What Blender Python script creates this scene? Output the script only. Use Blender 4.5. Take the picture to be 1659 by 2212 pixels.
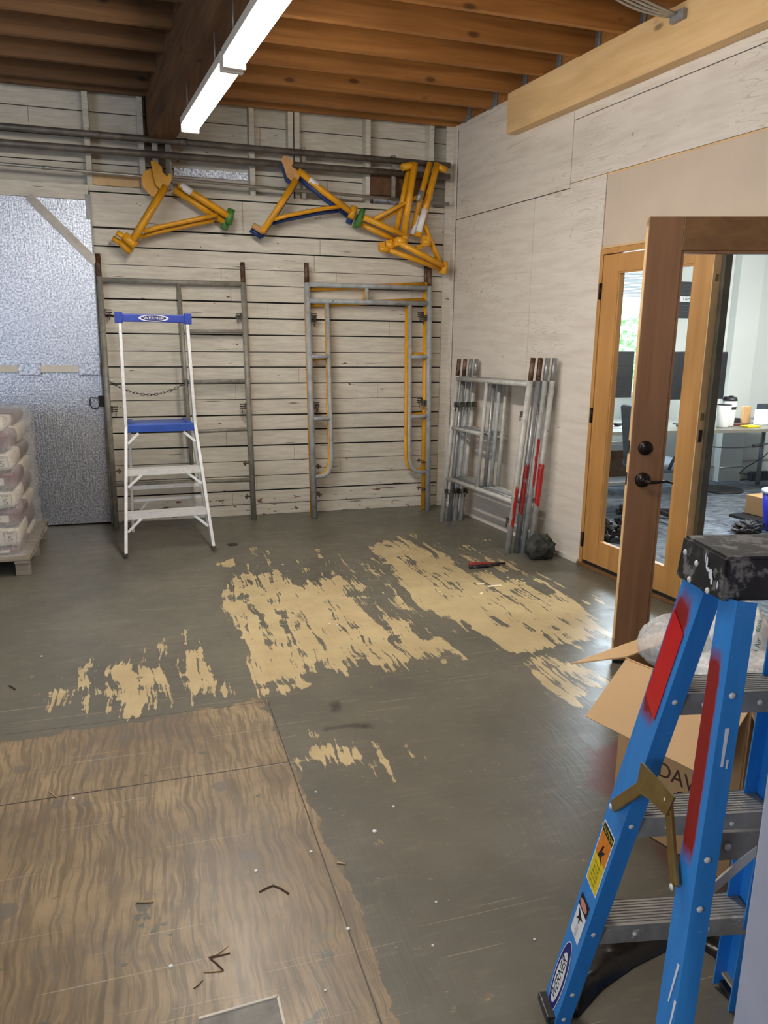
import bpy, bmesh, math, random
import numpy as np
from mathutils import Vector, Matrix

for o in list(bpy.data.objects):
    bpy.data.objects.remove(o)
SC = bpy.context.scene
COL = SC.collection
random.seed(7)
V = Vector
PI = math.pi

# ------------------------------------------------------------------ camera
FPX, PCX, PCY, HC = 1655.0, 829.5, 1106.0, 1.56
def cam_axes(yaw, pitch, roll):
    f = V((math.sin(yaw)*math.cos(pitch), math.cos(yaw)*math.cos(pitch), -math.sin(pitch)))
    r = V((math.cos(yaw), -math.sin(yaw), 0)); d = f.cross(r)
    c, s = math.cos(roll), math.sin(roll)
    return c*r + s*d, -s*r + c*d, f
CR, CD, CF = cam_axes(0.30522757, 0.22443245, -0.01276199)
cam = bpy.data.cameras.new('camera')
cam.sensor_fit = 'HORIZONTAL'; cam.sensor_width = 36.0; cam.lens = FPX*36.0/1659.0
cam.clip_start = 0.05; cam.clip_end = 100
camo = bpy.data.objects.new('camera', cam); COL.objects.link(camo)
m = Matrix.Identity(4)
for i, ax in enumerate((CR, -CD, -CF)):
    for j in range(3): m[j][i] = ax[j]
m[2][3] = HC
camo.matrix_world = m
SC.camera = camo

# ------------------------------------------------------------------ light and exposure
SC.view_settings.view_transform = 'Standard'
SC.view_settings.look = 'None'
SC.view_settings.gamma = 1.0
SC.view_settings.use_curve_mapping = False
SC.view_settings.exposure = 0.38
world = bpy.data.worlds.new('world'); SC.world = world; world.use_nodes = True
bg = world.node_tree.nodes['Background']
bg.inputs[0].default_value = (0.75, 0.86, 1.0, 1); bg.inputs[1].default_value = 1.0

def area(name, loc, target, sx, sy, power, color):
    l = bpy.data.lights.new(name, 'AREA'); l.shape = 'RECTANGLE'; l.size = sx; l.size_y = sy
    l.energy = power; l.color = color
    o = bpy.data.objects.new(name, l); COL.objects.link(o)
    o.location = loc
    o.rotation_euler = (V(target)-V(loc)).to_track_quat('-Z', 'Y').to_euler()
    return o
TUBE_COL = (1.0, 0.93, 0.82)
# assumed daylight from behind left: an added area light, with no opening built
area('assumed_daylight', (-4.6, -0.5, 1.5), (1.0, 3.6, 1.0), 2.6, 2.4, 95, (0.66, 0.8, 1.0))
# daylight through the office window, and an added, unseen office ceiling light
area('daylight_office_window', (4.95, 6.98, 1.9), (4.3, 4.5, 0.2), 0.85, 1.0, 80, (0.75, 0.88, 1.0))
area('added_office_light', (5.6, 4.4, 2.75), (5.7, 5.2, 0), 2.0, 1.4, 210, (1.0, 0.98, 0.95))

# added point lights for assumed fluorescent lamps, unseen behind and beside the viewer
def add_unseen_light(loc, power, r=0.12):
    l = bpy.data.lights.new('added_lamp_light', 'POINT'); l.shadow_soft_size = r; l.energy = power; l.color = TUBE_COL
    o = bpy.data.objects.new('added_lamp_light', l); COL.objects.link(o); o.location = loc; return o
for lx, ly, lp in ((0.72, 2.0, 36), (0.85, 0.6, 36), (1.0, -0.9, 34), (-2.4, 0.2, 26), (-2.6, 2.6, 12)):
    add_unseen_light((lx, ly, 2.72), lp)

# survey helpers: where a sight line meets a real plane of the room
def ray(x, y): return CR*((x-PCX)/FPX) + CD*((y-PCY)/FPX) + CF
def fl(x, y, z=0.0):
    d = ray(x, y); return V((0, 0, HC)) + d*((z-HC)/d.z)
def onY(x, y, Y):
    d = ray(x, y); return V((0, 0, HC)) + d*(Y/d.y)

DL = math.radians(5.6)
WN = V((math.cos(DL), math.sin(DL), 0))          # right wall normal, pointing away from the room
WU = V((math.sin(DL), -math.cos(DL), 0))         # along the right wall towards the viewer
WC = V((2.705, 6.69, 0))
def W(s, off, z): return WC + WU*s - WN*off + V((0, 0, z))
UP = V((0, 0, 1))

# ------------------------------------------------------------------ materials
def srgb(r, g, b):
    f = lambda v: (v/255/12.92) if v/255 <= 0.04045 else ((v/255+0.055)/1.055)**2.4
    return (f(r), f(g), f(b), 1)
def base_mat(name):
    m = bpy.data.materials.new(name); m.use_nodes = True
    nt = m.node_tree; return m, nt, nt.nodes['Principled BSDF']
def N(nt, t, **k):
    n = nt.nodes.new(t)
    for a, v in k.items():
        if a.startswith('i_'): n.inputs[a[2:]].default_value = v
        else: setattr(n, a, v)
    return n
def coords(nt, scale=(1, 1, 1), rot=(0, 0, 0)):
    tc = N(nt, 'ShaderNodeTexCoord'); mp = N(nt, 'ShaderNodeMapping')
    mp.inputs['Scale'].default_value = scale; mp.inputs['Rotation'].default_value = rot
    nt.links.new(tc.outputs['Object'], mp.inputs['Vector']); return mp.outputs[0]
def noise(nt, vec, scale, detail=3, rough=0.55, dist=0.0):
    n = N(nt, 'ShaderNodeTexNoise'); n.inputs['Scale'].default_value = scale
    n.inputs['Detail'].default_value = detail; n.inputs['Roughness'].default_value = rough
    n.inputs['Distortion'].default_value = dist
    nt.links.new(vec, n.inputs['Vector']); return n.outputs['Fac']
def ramp(nt, fac, a, b, ca=(0, 0, 0, 1), cb=(1, 1, 1, 1)):
    r = N(nt, 'ShaderNodeValToRGB'); e = r.color_ramp.elements
    e[0].position = a; e[0].color = ca; e[1].position = b; e[1].color = cb
    nt.links.new(fac, r.inputs[0]); return r.outputs[0]
def mix(nt, fac, a, b):
    n = N(nt, 'ShaderNodeMix', data_type='RGBA')
    for sock, v in ((n.inputs[0], fac), (n.inputs[6], a), (n.inputs[7], b)):
        if hasattr(v, 'node'): nt.links.new(v, sock)
        else: sock.default_value = v
    return n.outputs[2]
def math_(nt, op, a, b=None, clamp=False):
    n = N(nt, 'ShaderNodeMath', operation=op); n.use_clamp = clamp
    for i, v in enumerate((a, b)):
        if v is None: continue
        if hasattr(v, 'node'): nt.links.new(v, n.inputs[i])
        else: n.inputs[i].default_value = v
    return n.outputs[0]
def bump(nt, bs, h, strength=0.3, dist=0.01):
    b = N(nt, 'ShaderNodeBump'); b.inputs['Strength'].default_value = strength; b.inputs['Distance'].default_value = dist
    nt.links.new(h, b.inputs['Height']); nt.links.new(b.outputs[0], bs.inputs['Normal'])

def M_plain(name, col, rough=0.5, metal=0.0, var=0.12, vs=9.0, bmp=0.0, dirt=None, dirt_amt=0.5, dirt_scale=14):
    """paint, plastic or metal with a soft mottling, and worn or rusty spots if dirt is given"""
    m, nt, bs = base_mat(name)
    c = coords(nt); n = noise(nt, c, vs, 4)
    dark = tuple(v*(1-var*2) for v in col[:3])+(1,); light = tuple(min(1, v*(1+var)) for v in col[:3])+(1,)
    out = mix(nt, ramp(nt, n, 0.3, 0.7), dark, light)
    if dirt:
        d = ramp(nt, noise(nt, c, dirt_scale, 5, 0.7), 1-dirt_amt, min(1, 1-dirt_amt+0.06))
        out = mix(nt, d, out, dirt)
    nt.links.new(out, bs.inputs['Base Color'])
    bs.inputs['Roughness'].default_value = rough; bs.inputs['Metallic'].default_value = metal
    if bmp: bump(nt, bs, n, bmp)
    return m
def M_wood(name, c1, c2, axis='Y', scale=1.0, rough=0.55, knots=True, bmp=0.15, dark=None):
    m, nt, bs = base_mat(name)
    k = {'X': (1.2, 22, 22), 'Y': (22, 1.2, 22), 'Z': (22, 22, 1.2)}[axis]
    c = coords(nt, tuple(v*scale for v in k))
    n = noise(nt, c, 1.0, 5, 0.6, 0.6)
    out = mix(nt, ramp(nt, n, 0.3, 0.7), c1, c2)
    kk = {'X': (1.1, 3, 3), 'Y': (3, 1.1, 3), 'Z': (3, 3, 1.1)}[axis]
    big = noise(nt, coords(nt, kk), 1.3, 2)
    out = mix(nt, ramp(nt, big, 0.35, 0.75, (0, 0, 0, 1), (0.45, 0.45, 0.45, 1)), out, tuple(v*0.55 for v in c1[:3])+(1,))
    if knots:
        vo = N(nt, 'ShaderNodeTexVoronoi'); vo.inputs['Scale'].default_value = 3.6
        nt.links.new(coords(nt, tuple(1.6 if v > 5 else 0.7 for v in k)), vo.inputs['Vector'])
        kf = ramp(nt, vo.outputs['Distance'], 0.06, 0.13, (0.85, 0.85, 0.85, 1), (0, 0, 0, 1))
        out = mix(nt, kf, out, tuple(v*0.25 for v in c1[:3])+(1,))
    nt.links.new(out, bs.inputs['Base Color']); bs.inputs['Roughness'].default_value = rough
    if bmp: bump(nt, bs, n, bmp, 0.004)
    return m

def M_whiteboard():
    """old white paint on rough boards: chipped towards the floor, sooty streaks"""
    m, nt, bs = base_mat('chipped_white_paint')
    c = coords(nt, (1, 1, 1)); c2 = coords(nt, (5, 5, 45))
    grain = noise(nt, c2, 1.0, 5, 0.65)
    out = mix(nt, ramp(nt, grain, 0.30, 0.62), srgb(190, 183, 168), srgb(216, 210, 196))
    out = mix(nt, ramp(nt, noise(nt, c, 1.7, 4), 0.45, 0.8, (0, 0, 0, 1), (0.55, 0.55, 0.55, 1)), out, srgb(172, 163, 147))
    # chips, denser low down
    sep = N(nt, 'ShaderNodeSeparateXYZ'); tc = N(nt, 'ShaderNodeTexCoord'); nt.links.new(tc.outputs['Object'], sep.inputs[0])
    low = N(nt, 'ShaderNodeMapRange'); nt.links.new(sep.outputs[2], low.inputs[0])
    low.inputs[1].default_value = 0.0; low.inputs[2].default_value = 0.5; low.inputs[3].default_value = 0.075; low.inputs[4].default_value = 0.0
    ch = math_(nt, 'ADD', noise(nt, coords(nt, (9, 9, 24)), 1.0, 6, 0.62), low.outputs[0])
    chip = ramp(nt, ch, 0.685, 0.70)
    out = mix(nt, chip, out, srgb(116, 82, 58))
    cr = noise(nt, coords(nt, (2.5, 2.5, 60)), 1.0, 3, 0.5)
    out = mix(nt, ramp(nt, cr, 0.70, 0.73), out, srgb(90, 82, 72))
    nt.links.new(out, bs.inputs['Base Color']); bs.inputs['Roughness'].default_value = 0.6
    bump(nt, bs, grain, 0.25, 0.004)
    return m
def M_plywhite():
    """thin white wash on plywood, the growth rings showing through"""
    m, nt, bs = base_mat('whitewashed_plywood')
    c = coords(nt, (1, 1, 1)); warp = coords(nt, (2.2, 0.7, 9.0))
    w = N(nt, 'ShaderNodeTexNoise'); w.inputs['Scale'].default_value = 1.0; w.inputs['Detail'].default_value = 2
    w.inputs['Distortion'].default_value = 1.2; nt.links.new(warp, w.inputs['Vector'])
    rings = math_(nt, 'FRACT', math_(nt, 'MULTIPLY', w.outputs['Fac'], 16.0))
    rf = ramp(nt, rings, 0.0, 0.22, (1, 1, 1, 1), (0, 0, 0, 1))
    patch = ramp(nt, noise(nt, c, 1.4, 3), 0.44, 0.60, (0, 0, 0, 1), (0.85, 0.85, 0.85, 1))
    out = mix(nt, math_(nt, 'MULTIPLY', rf, patch), srgb(217, 209, 198), srgb(178, 166, 152))
    out = mix(nt, ramp(nt, noise(nt, coords(nt, (2, 2, 14)), 1.5, 5), 0.42, 0.75, (0, 0, 0, 1), (0.5, 0.5, 0.5, 1)), out, srgb(184, 172, 160))
    sp = ramp(nt, noise(nt, c, 5.5, 6, 0.75), 0.655, 0.70, (0, 0, 0, 1), (0.7, 0.7, 0.7, 1))
    out = mix(nt, sp, out, srgb(158, 122, 106))
    dots = ramp(nt, noise(nt, c, 38, 2), 0.80, 0.81)
    out = mix(nt, dots, out, srgb(60, 50, 44))
    nt.links.new(out, bs.inputs['Base Color']); bs.inputs['Roughness'].default_value = 0.55
    bump(nt, bs, w.outputs['Fac'], 0.1, 0.004)
    return m
def M_floor():
    m, nt, bs = base_mat('worn_painted_plywood_floor')
    at = N(nt, 'ShaderNodeAttribute', attribute_name='wear'); sep = N(nt, 'ShaderNodeSeparateColor')
    nt.links.new(at.outputs['Color'], sep.inputs[0])
    bare, panel, red = sep.outputs[0], sep.outputs[1], sep.outputs[2]
    c = coords(nt)
    # grain that follows the sheets, bent by knots
    d = N(nt, 'ShaderNodeTexNoise'); d.inputs['Scale'].default_value = 2.6; d.inputs['Detail'].default_value = 3
    nt.links.new(c, d.inputs['Vector'])
    vm = N(nt, 'ShaderNodeVectorMath', operation='MULTIPLY_ADD'); nt.links.new(d.outputs['Color'], vm.inputs[0])
    vm.inputs[1].default_value = (0.13, 0.2, 0); nt.links.new(c, vm.inputs[2])
    mp = N(nt, 'ShaderNodeMapping'); mp.inputs['Scale'].default_value = (17, 0.9, 1); mp.inputs['Rotation'].default_value = (0, 0, 0.035); nt.links.new(vm.outputs[0], mp.inputs[0])
    streak = noise(nt, mp.outputs[0], 1.0, 6, 0.62)
    mp2 = N(nt, 'ShaderNodeMapping'); mp2.inputs['Scale'].default_value = (62, 4.5, 1); nt.links.new(vm.outputs[0], mp2.inputs[0])
    fine = noise(nt, mp2.outputs[0], 1.0, 3, 0.5)
    blot = noise(nt, c, 9, 6, 0.7)
    e = math_(nt, 'ADD', math_(nt, 'MULTIPLY', math_(nt, 'SUBTRACT', streak, 0.5), 3.1),
              math_(nt, 'MULTIPLY', math_(nt, 'SUBTRACT', blot, 0.5), 1.0))
    e = math_(nt, 'ADD', e, math_(nt, 'MULTIPLY', math_(nt, 'SUBTRACT', fine, 0.5), 0.30))
    vm3 = N(nt, 'ShaderNodeVectorMath', operation='MULTIPLY_ADD'); nt.links.new(d.outputs['Color'], vm3.inputs[0])
    vm3.inputs[1].default_value = (0.07, 0.10, 0); nt.links.new(c, vm3.inputs[2])
    mp3 = N(nt, 'ShaderNodeMapping'); mp3.inputs['Scale'].default_value = (62, 2.6, 1); nt.links.new(vm3.outputs[0], mp3.inputs[0])
    hair = noise(nt, mp3.outputs[0], 1.0, 4, 0.6)
    mid = noise(nt, c, 4.5, 3, 0.6)
    e = math_(nt, 'ADD', e, math_(nt, 'MULTIPLY', math_(nt, 'SUBTRACT', hair, 0.5), 1.5))
    e = math_(nt, 'ADD', e, math_(nt, 'MULTIPLY', math_(nt, 'SUBTRACT', mid, 0.5), 1.1))
    bmask = ramp(nt, math_(nt, 'ADD', math_(nt, 'MULTIPLY', bare, 1.08), math_(nt, 'SUBTRACT', math_(nt, 'MULTIPLY', e, math_(nt, 'ADD', math_(nt, 'MULTIPLY', bare, 0.85), 0.25)), 0.07)), 0.49, 0.53)
    # the panel on the left: almost bare, the paint left in the grain
    pe = math_(nt, 'ADD', panel, math_(nt, 'MULTIPLY', math_(nt, 'SUBTRACT', blot, 0.5), 1.5))
    pe = math_(nt, 'ADD', pe, math_(nt, 'MULTIPLY', math_(nt, 'SUBTRACT', mid, 0.5), 1.3))
    pmask = ramp(nt, pe, 0.48, 0.53)
    big = noise(nt, c, 1.6, 4, 0.6)
    grey = mix(nt, ramp(nt, big, 0.35, 0.7), srgb(86, 84, 75), srgb(107, 103, 91))
    grey = mix(nt, ramp(nt, noise(nt, coords(nt, (3, 11, 1)), 3, 6, 0.7), 0.52, 0.72, (0, 0, 0, 1), (0.45, 0.45, 0.45, 1)), grey, srgb(128, 120, 104))
    grey = mix(nt, ramp(nt, noise(nt, coords(nt, (1, 1, 1), (0, 0, 0.5)), 20, 7, 0.8), 0.62, 0.66, (0, 0, 0, 1), (0.7, 0.7, 0.7, 1)), grey, srgb(168, 150, 122))
    tan = mix(nt, ramp(nt, noise(nt, c, 5, 5, 0.6), 0.35, 0.7), srgb(180, 160, 120), srgb(198, 180, 138))
    tan = mix(nt, ramp(nt, fine, 0.60, 0.74, (0, 0, 0, 1), (0.35, 0.35, 0.35, 1)), tan, srgb(150, 120, 82))
    dirty = mix(nt, ramp(nt, noise(nt, c, 1.9, 5, 0.62), 0.38, 0.66), srgb(126, 110, 87), srgb(164, 143, 112))
    dirty = mix(nt, ramp(nt, hair, 0.50, 0.60, (0, 0, 0, 1), (0.62, 0.62, 0.62, 1)), dirty, srgb(98, 86, 70))
    dirty = mix(nt, ramp(nt, fine, 0.48, 0.58, (0, 0, 0, 1), (0.55, 0.55, 0.55, 1)), dirty, srgb(92, 80, 64))
    dirty = mix(nt, ramp(nt, noise(nt, coords(nt, (1, 1, 1), (0, 0, 1)), 2.6, 6, 0.7), 0.50, 0.62, (0, 0, 0, 1), (0.5, 0.5, 0.5, 1)), dirty, srgb(98, 90, 82))
    dirty = mix(nt, ramp(nt, blot, 0.52, 0.68, (0, 0, 0, 1), (0.55, 0.55, 0.55, 1)), dirty, srgb(110, 100, 90))
    spots = N(nt, 'ShaderNodeTexVoronoi'); spots.inputs['Scale'].default_value = 4.3; nt.links.new(vm.outputs[0], spots.inputs['Vector'])
    sm = ramp(nt, math_(nt, 'ADD', spots.outputs['Distance'], math_(nt, 'MULTIPLY', blot, 0.12)), 0.17, 0.20, (0.75, 0.75, 0.75, 1), (0, 0, 0, 1))
    dirty = mix(nt, sm, dirty, srgb(104, 98, 92))
    out = mix(nt, bmask, grey, tan)
    out = mix(nt, pmask, out, dirty)
    for rot_, sc_, th_ in ((0.6, (1.3, 90, 1), 0.715), (-0.35, (1.1, 120, 1), 0.73), (1.3, (1.6, 100, 1), 0.735)):
        ln = noise(nt, coords(nt, sc_, (0, 0, rot_)), 1.0, 2, 0.4)
        out = mix(nt, ramp(nt, ln, th_, th_+0.015, (0, 0, 0, 1), (0.5, 0.5, 0.5, 1)), out, srgb(176, 164, 142))
    rm = ramp(nt, math_(nt, 'ADD', red, math_(nt, 'MULTIPLY', math_(nt, 'SUBTRACT', blot, 0.5), 0.4)), 0.45, 0.75, (0, 0, 0, 1), (0.85, 0.85, 0.85, 1))
    out = mix(nt, rm, out, srgb(96, 48, 44))
    dk = ramp(nt, math_(nt, 'ADD', at.outputs['Alpha'], math_(nt, 'MULTIPLY', math_(nt, 'SUBTRACT', blot, 0.5), 1.3)), 0.5, 0.9, (0, 0, 0, 1), (0.8, 0.8, 0.8, 1))
    out = mix(nt, dk, out, srgb(42, 38, 35))
    # sheet joints
    tc = N(nt, 'ShaderNodeTexCoord'); sx = N(nt, 'ShaderNodeSeparateXYZ'); nt.links.new(tc.outputs['Object'], sx.inputs[0])
    def line(sock, at_, w):
        a = math_(nt, 'ABSOLUTE', math_(nt, 'SUBTRACT', sock, at_)); return math_(nt, 'LESS_THAN', a, w)
    j = line(sx.outputs[0], 0.452, 0.0022)
    j = math_(nt, 'MULTIPLY', j, math_(nt, 'LESS_THAN', sx.outputs[1], 3.1))
    j = math_(nt, 'MAXIMUM', j, math_(nt, 'MULTIPLY', line(sx.outputs[1], 2.58, 0.003), math_(nt, 'LESS_THAN', sx.outputs[0], 0.452)))
    j = math_(nt, 'MAXIMUM', j, math_(nt, 'MULTIPLY', line(sx.outputs[1], 3.09, 0.0018), math_(nt, 'LESS_THAN', sx.outputs[0], 0.452)))
    out = mix(nt, j, out, srgb(52, 44, 36))
    nt.links.new(out, bs.inputs['Base Color'])
    ro = N(nt, 'ShaderNodeMapRange'); nt.links.new(blot, ro.inputs[0]); ro.inputs[3].default_value = 0.22; ro.inputs[4].default_value = 0.55
    nt.links.new(ro.outputs[0], bs.inputs['Roughness'])
    bump(nt, bs, math_(nt, 'ADD', fine, math_(nt, 'MULTIPLY', bmask, -0.6)), 0.22, 0.003)
    return m
def M_foil():
    m, nt, bs = base_mat('foil_insulation')
    c = coords(nt); n = noise(nt, coords(nt, (150, 150, 7)), 1.0, 3); n2 = noise(nt, c, 70, 3)
    bs.inputs['Metallic'].default_value = 0.85; bs.inputs['Roughness'].default_value = 0.36
    nt.links.new(mix(nt, ramp(nt, n2, 0.35, 0.65), srgb(150, 158, 176), srgb(226, 231, 242)), bs.inputs['Base Color'])
    bump(nt, bs, math_(nt, 'ADD', n, math_(nt, 'MULTIPLY', n2, 1.2)), 0.45, 0.006)
    return m
def M_glass(name='window_glass'):
    m, nt, bs = base_mat(name)
    out = nt.nodes['Material Output']; nt.nodes.remove(bs)
    t = N(nt, 'ShaderNodeBsdfTransparent'); t.inputs[0].default_value = (0.975, 0.985, 0.98, 1)
    g = N(nt, 'ShaderNodeBsdfGlossy'); g.inputs['Roughness'].default_value = 0.02
    fr = N(nt, 'ShaderNodeFresnel'); fr.inputs[0].default_value = 1.45
    ge = N(nt, 'ShaderNodeNewGeometry')
    front = math_(nt, 'SUBTRACT', 1.0, ge.outputs['Backfacing'])
    mx = N(nt, 'ShaderNodeMixShader'); nt.links.new(math_(nt, 'MULTIPLY', fr.outputs[0], front), mx.inputs[0])
    nt.links.new(t.outputs[0], mx.inputs[1]); nt.links.new(g.outputs[0], mx.inputs[2])
    nt.links.new(mx.outputs[0], out.inputs[0]); return m
def M_film(name, tint, alpha, rough=0.25, bs_=0.9):
    m, nt, bs = base_mat(name)
    out = nt.nodes['Material Output']
    n = noise(nt, coords(nt, (9, 9, 5)), 3.0, 5, 0.7, 1.5)
    bs.inputs['Base Color'].default_value = tint; bs.inputs['Roughness'].default_value = rough
    bs.inputs['Specular IOR Level'].default_value = 0.8
    bump(nt, bs, n, bs_, 0.012)
    t = N(nt, 'ShaderNodeBsdfTransparent'); mx = N(nt, 'ShaderNodeMixShader')
    nt.links.new(ramp(nt, n, 0.3, 0.75, (alpha*0.7,)*3+(1,), (min(1, alpha*1.5),)*3+(1,)), mx.inputs[0])
    nt.links.new(t.outputs[0], mx.inputs[1]); nt.links.new(bs.outputs[0], mx.inputs[2])
    nt.links.new(mx.outputs[0], out.inputs[0]); return m
def M_emit(name, col, strength):
    m, nt, bs = base_mat(name)
    bs.inputs['Base Color'].default_value = col
    bs.inputs['Emission Color'].default_value = col; bs.inputs['Emission Strength'].default_value = strength
    return m
def M_carpet():
    m, nt, bs = base_mat('office_carpet_tiles')
    c = coords(nt, (1, 1, 1), (0, 0, 0.12))
    ck = N(nt, 'ShaderNodeTexChecker'); ck.inputs['Scale'].default_value = 2.0; nt.links.new(c, ck.inputs[0])
    n = noise(nt, coords(nt, (3, 16, 1)), 2.0, 4); n2 = noise(nt, coords(nt, (14, 4, 1)), 2.0, 4)
    a = mix(nt, ramp(nt, n, 0.35, 0.65), srgb(62, 68, 76), srgb(126, 136, 146))
    b = mix(nt, ramp(nt, n2, 0.35, 0.65), srgb(54, 58, 66), srgb(108, 118, 130))
    nt.links.new(mix(nt, ck.outputs[1], a, b), bs.inputs['Base Color']); bs.inputs['Roughness'].default_value = 0.9
    return m
def M_fibreglass(spray=None):
    m, nt, bs = base_mat('blue_fibreglass')
    n = noise(nt, coords(nt, (40, 40, 2)), 1.0, 4)
    o = mix(nt, n, srgb(30, 116, 194), srgb(54, 144, 220))
    s = ramp(nt, noise(nt, coords(nt, (30, 30, 60), (0.5, 0.3, 0)), 1.0, 5, 0.7), 0.66, 0.70, (0, 0, 0, 1), (0.45, 0.45, 0.45, 1))
    o = mix(nt, s, o, srgb(150, 176, 206))
    if spray:
        # overspray of red paint that sits on the outer webs of the two near rails
        F0, F1, R0, R1, ED = spray
        tc = N(nt, 'ShaderNodeTexCoord'); sx = N(nt, 'ShaderNodeSeparateXYZ'); nt.links.new(tc.outputs['Object'], sx.inputs[0])
        dt = N(nt, 'ShaderNodeVectorMath', operation='DOT_PRODUCT'); nt.links.new(tc.outputs['Object'], dt.inputs[0]); dt.inputs[1].default_value = tuple(-ED)
        nn = noise(nt, coords(nt), 45, 4)
        def patch(P0, P1, x0, x1, z0, z1, sx_, sz_):
            a = P0.dot(-ED); b = (P1-P0).dot(-ED)/(P1.z-P0.z)
            loc = math_(nt, 'SUBTRACT', dt.outputs['Value'], math_(nt, 'ADD', math_(nt, 'MULTIPLY', sx.outputs[2], b), a))
            def win(sock, lo, hi, w):
                u = math_(nt, 'DIVIDE', math_(nt, 'SUBTRACT', sock, lo), w, True); v = math_(nt, 'DIVIDE', math_(nt, 'SUBTRACT', hi, sock), w, True)
                return math_(nt, 'MULTIPLY', u, v)
            return math_(nt, 'MULTIPLY', win(loc, x0-sx_, x1+sx_, sx_*1.6), win(sx.outputs[2], z0-sz_, z1+sz_, sz_*1.6))
        f = math_(nt, 'MAXIMUM', patch(F0, F1, 0.004, 0.058, 0.83, 1.085, 0.016, 0.05), patch(R0, R1, 0.0, 0.036, 0.69, 1.03, 0.010, 0.04))
        f = math_(nt, 'ADD', f, math_(nt, 'MULTIPLY', math_(nt, 'SUBTRACT', nn, 0.5), 0.5))
        o = mix(nt, ramp(nt, f, 0.30, 0.75), o, srgb(140, 22, 22))
    nt.links.new(o, bs.inputs['Base Color']); bs.inputs['Roughness'].default_value = 0.38
    return m

MAT = {}
MAT['white_board'] = M_whiteboard()
MAT['ply_white'] = M_plywhite()
MAT['floor'] = M_floor()
MAT['foil'] = M_foil()
MAT['gap'] = M_plain('dark_gap', srgb(38, 32, 27), 0.9)
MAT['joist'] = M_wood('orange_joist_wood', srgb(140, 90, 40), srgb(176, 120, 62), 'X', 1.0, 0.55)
MAT['joist_shaded'] = M_wood('shaded_joist_wood', srgb(92, 62, 34), srgb(126, 88, 50), 'X', 1.0, 0.65)  # same joist wood, the dimness left of the beam put into its colour
MAT['deck'] = M_wood('brown_deck_boards', srgb(78, 48, 26), srgb(112, 72, 38), 'Y', 1.0, 0.7)
MAT['beam_dark'] = M_wood('aged_beam_wood', srgb(84, 56, 34), srgb(128, 92, 60), 'Y', 0.8, 0.8, True, 0.5)
MAT['ledger'] = M_wood('pale_fir_beam', srgb(214, 176, 122), srgb(232, 198, 148), 'Y', 0.6, 0.55)
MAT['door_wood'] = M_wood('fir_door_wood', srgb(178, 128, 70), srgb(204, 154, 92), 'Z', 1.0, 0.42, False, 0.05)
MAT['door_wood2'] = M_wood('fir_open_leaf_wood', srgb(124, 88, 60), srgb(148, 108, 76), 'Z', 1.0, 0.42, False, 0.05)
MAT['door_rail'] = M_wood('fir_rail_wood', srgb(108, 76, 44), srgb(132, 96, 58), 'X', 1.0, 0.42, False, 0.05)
MAT['drywall'] = M_plain('bare_drywall', srgb(198, 182, 164), 0.8, 0, 0.04, 3)
MAT['galv'] = M_plain('galvanised_tube', srgb(150, 146, 136), 0.5, 0.2, 0.15, 20, 0.05, srgb(104, 78, 56), 0.36, 16)
MAT['galv_clean'] = M_plain('zinc_steel', srgb(150, 152, 154), 0.4, 0.5, 0.1, 30)
MAT['greytube'] = M_plain('grey_painted_tube', srgb(164, 168, 168), 0.5, 0.0, 0.14, 14, 0.03, srgb(96, 88, 80), 0.36, 24)
MAT['greytube2'] = M_plain('pale_painted_tube', srgb(186, 186, 180), 0.5, 0.1, 0.12, 18, 0.03, srgb(112, 96, 80), 0.38, 30)
MAT['rustpin'] = M_plain('rusty_pin', srgb(116, 92, 76), 0.6, 0.5, 0.35, 22, 0.05, srgb(84, 50, 34), 0.5, 16)
MAT['lock'] = M_plain('dull_lock_steel', srgb(92, 88, 80), 0.55, 0.6, 0.3, 40)
MAT['pipe'] = M_plain('dull_steel_pipe', srgb(118, 112, 104), 0.5, 0.4, 0.2, 10, 0, srgb(86, 74, 62), 0.4, 9)
MAT['conduit'] = M_plain('thin_conduit', srgb(176, 172, 164), 0.4, 0.6, 0.1, 10)
MAT['yellow'] = M_plain('yellow_scaffold_paint', srgb(226, 160, 26), 0.42, 0.0, 0.10, 8, 0.02, srgb(140, 92, 30), 0.33, 22)
MAT['tanpaint'] = M_plain('rubbed_tan_paint', srgb(196, 148, 92), 0.5, 0.0, 0.10, 14, 0.02, srgb(214, 150, 40), 0.42, 12)
MAT['green'] = M_plain('green_paint', srgb(72, 122, 52), 0.5)
MAT['navy'] = M_plain('navy_paint', srgb(34, 58, 112), 0.5)
MAT['redpaint'] = M_plain('red_spray_paint', srgb(176, 30, 28), 0.45, 0, 0.1, 12)
MAT['redtape'] = M_plain('red_tape', srgb(204, 24, 30), 0.3, 0, 0.06, 20)
MAT['darkred'] = M_plain('deep_red_spray_paint', srgb(132, 20, 20), 0.4, 0, 0.12, 16)
MAT['alu'] = M_plain('aluminium', srgb(224, 224, 222), 0.4, 0.15, 0.06, 30)
MAT['alu_dirty'] = M_plain('spattered_aluminium', srgb(158, 156, 150), 0.45, 0.3, 0.15, 18, 0.03, srgb(196, 190, 178), 0.4, 22)
MAT['bluep'] = M_plain('blue_plastic', srgb(30, 60, 160), 0.4, 0, 0.06, 10, 0, srgb(120, 140, 190), 0.3, 40)
MAT['bluetray'] = M_plain('blue_painted_tray', srgb(48, 84, 172), 0.4, 0.1, 0.08, 10, 0, srgb(150, 165, 200), 0.33, 40)
MAT['fibre'] = M_fibreglass()
MAT['brass'] = M_plain('yellow_zinc_steel', srgb(170, 146, 92), 0.36, 0.85, 0.12, 25)
MAT['blackplastic'] = M_plain('black_plastic', srgb(30, 30, 33), 0.42, 0, 0.35, 14, 0.05, srgb(112, 110, 108), 0.47, 16)
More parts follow.
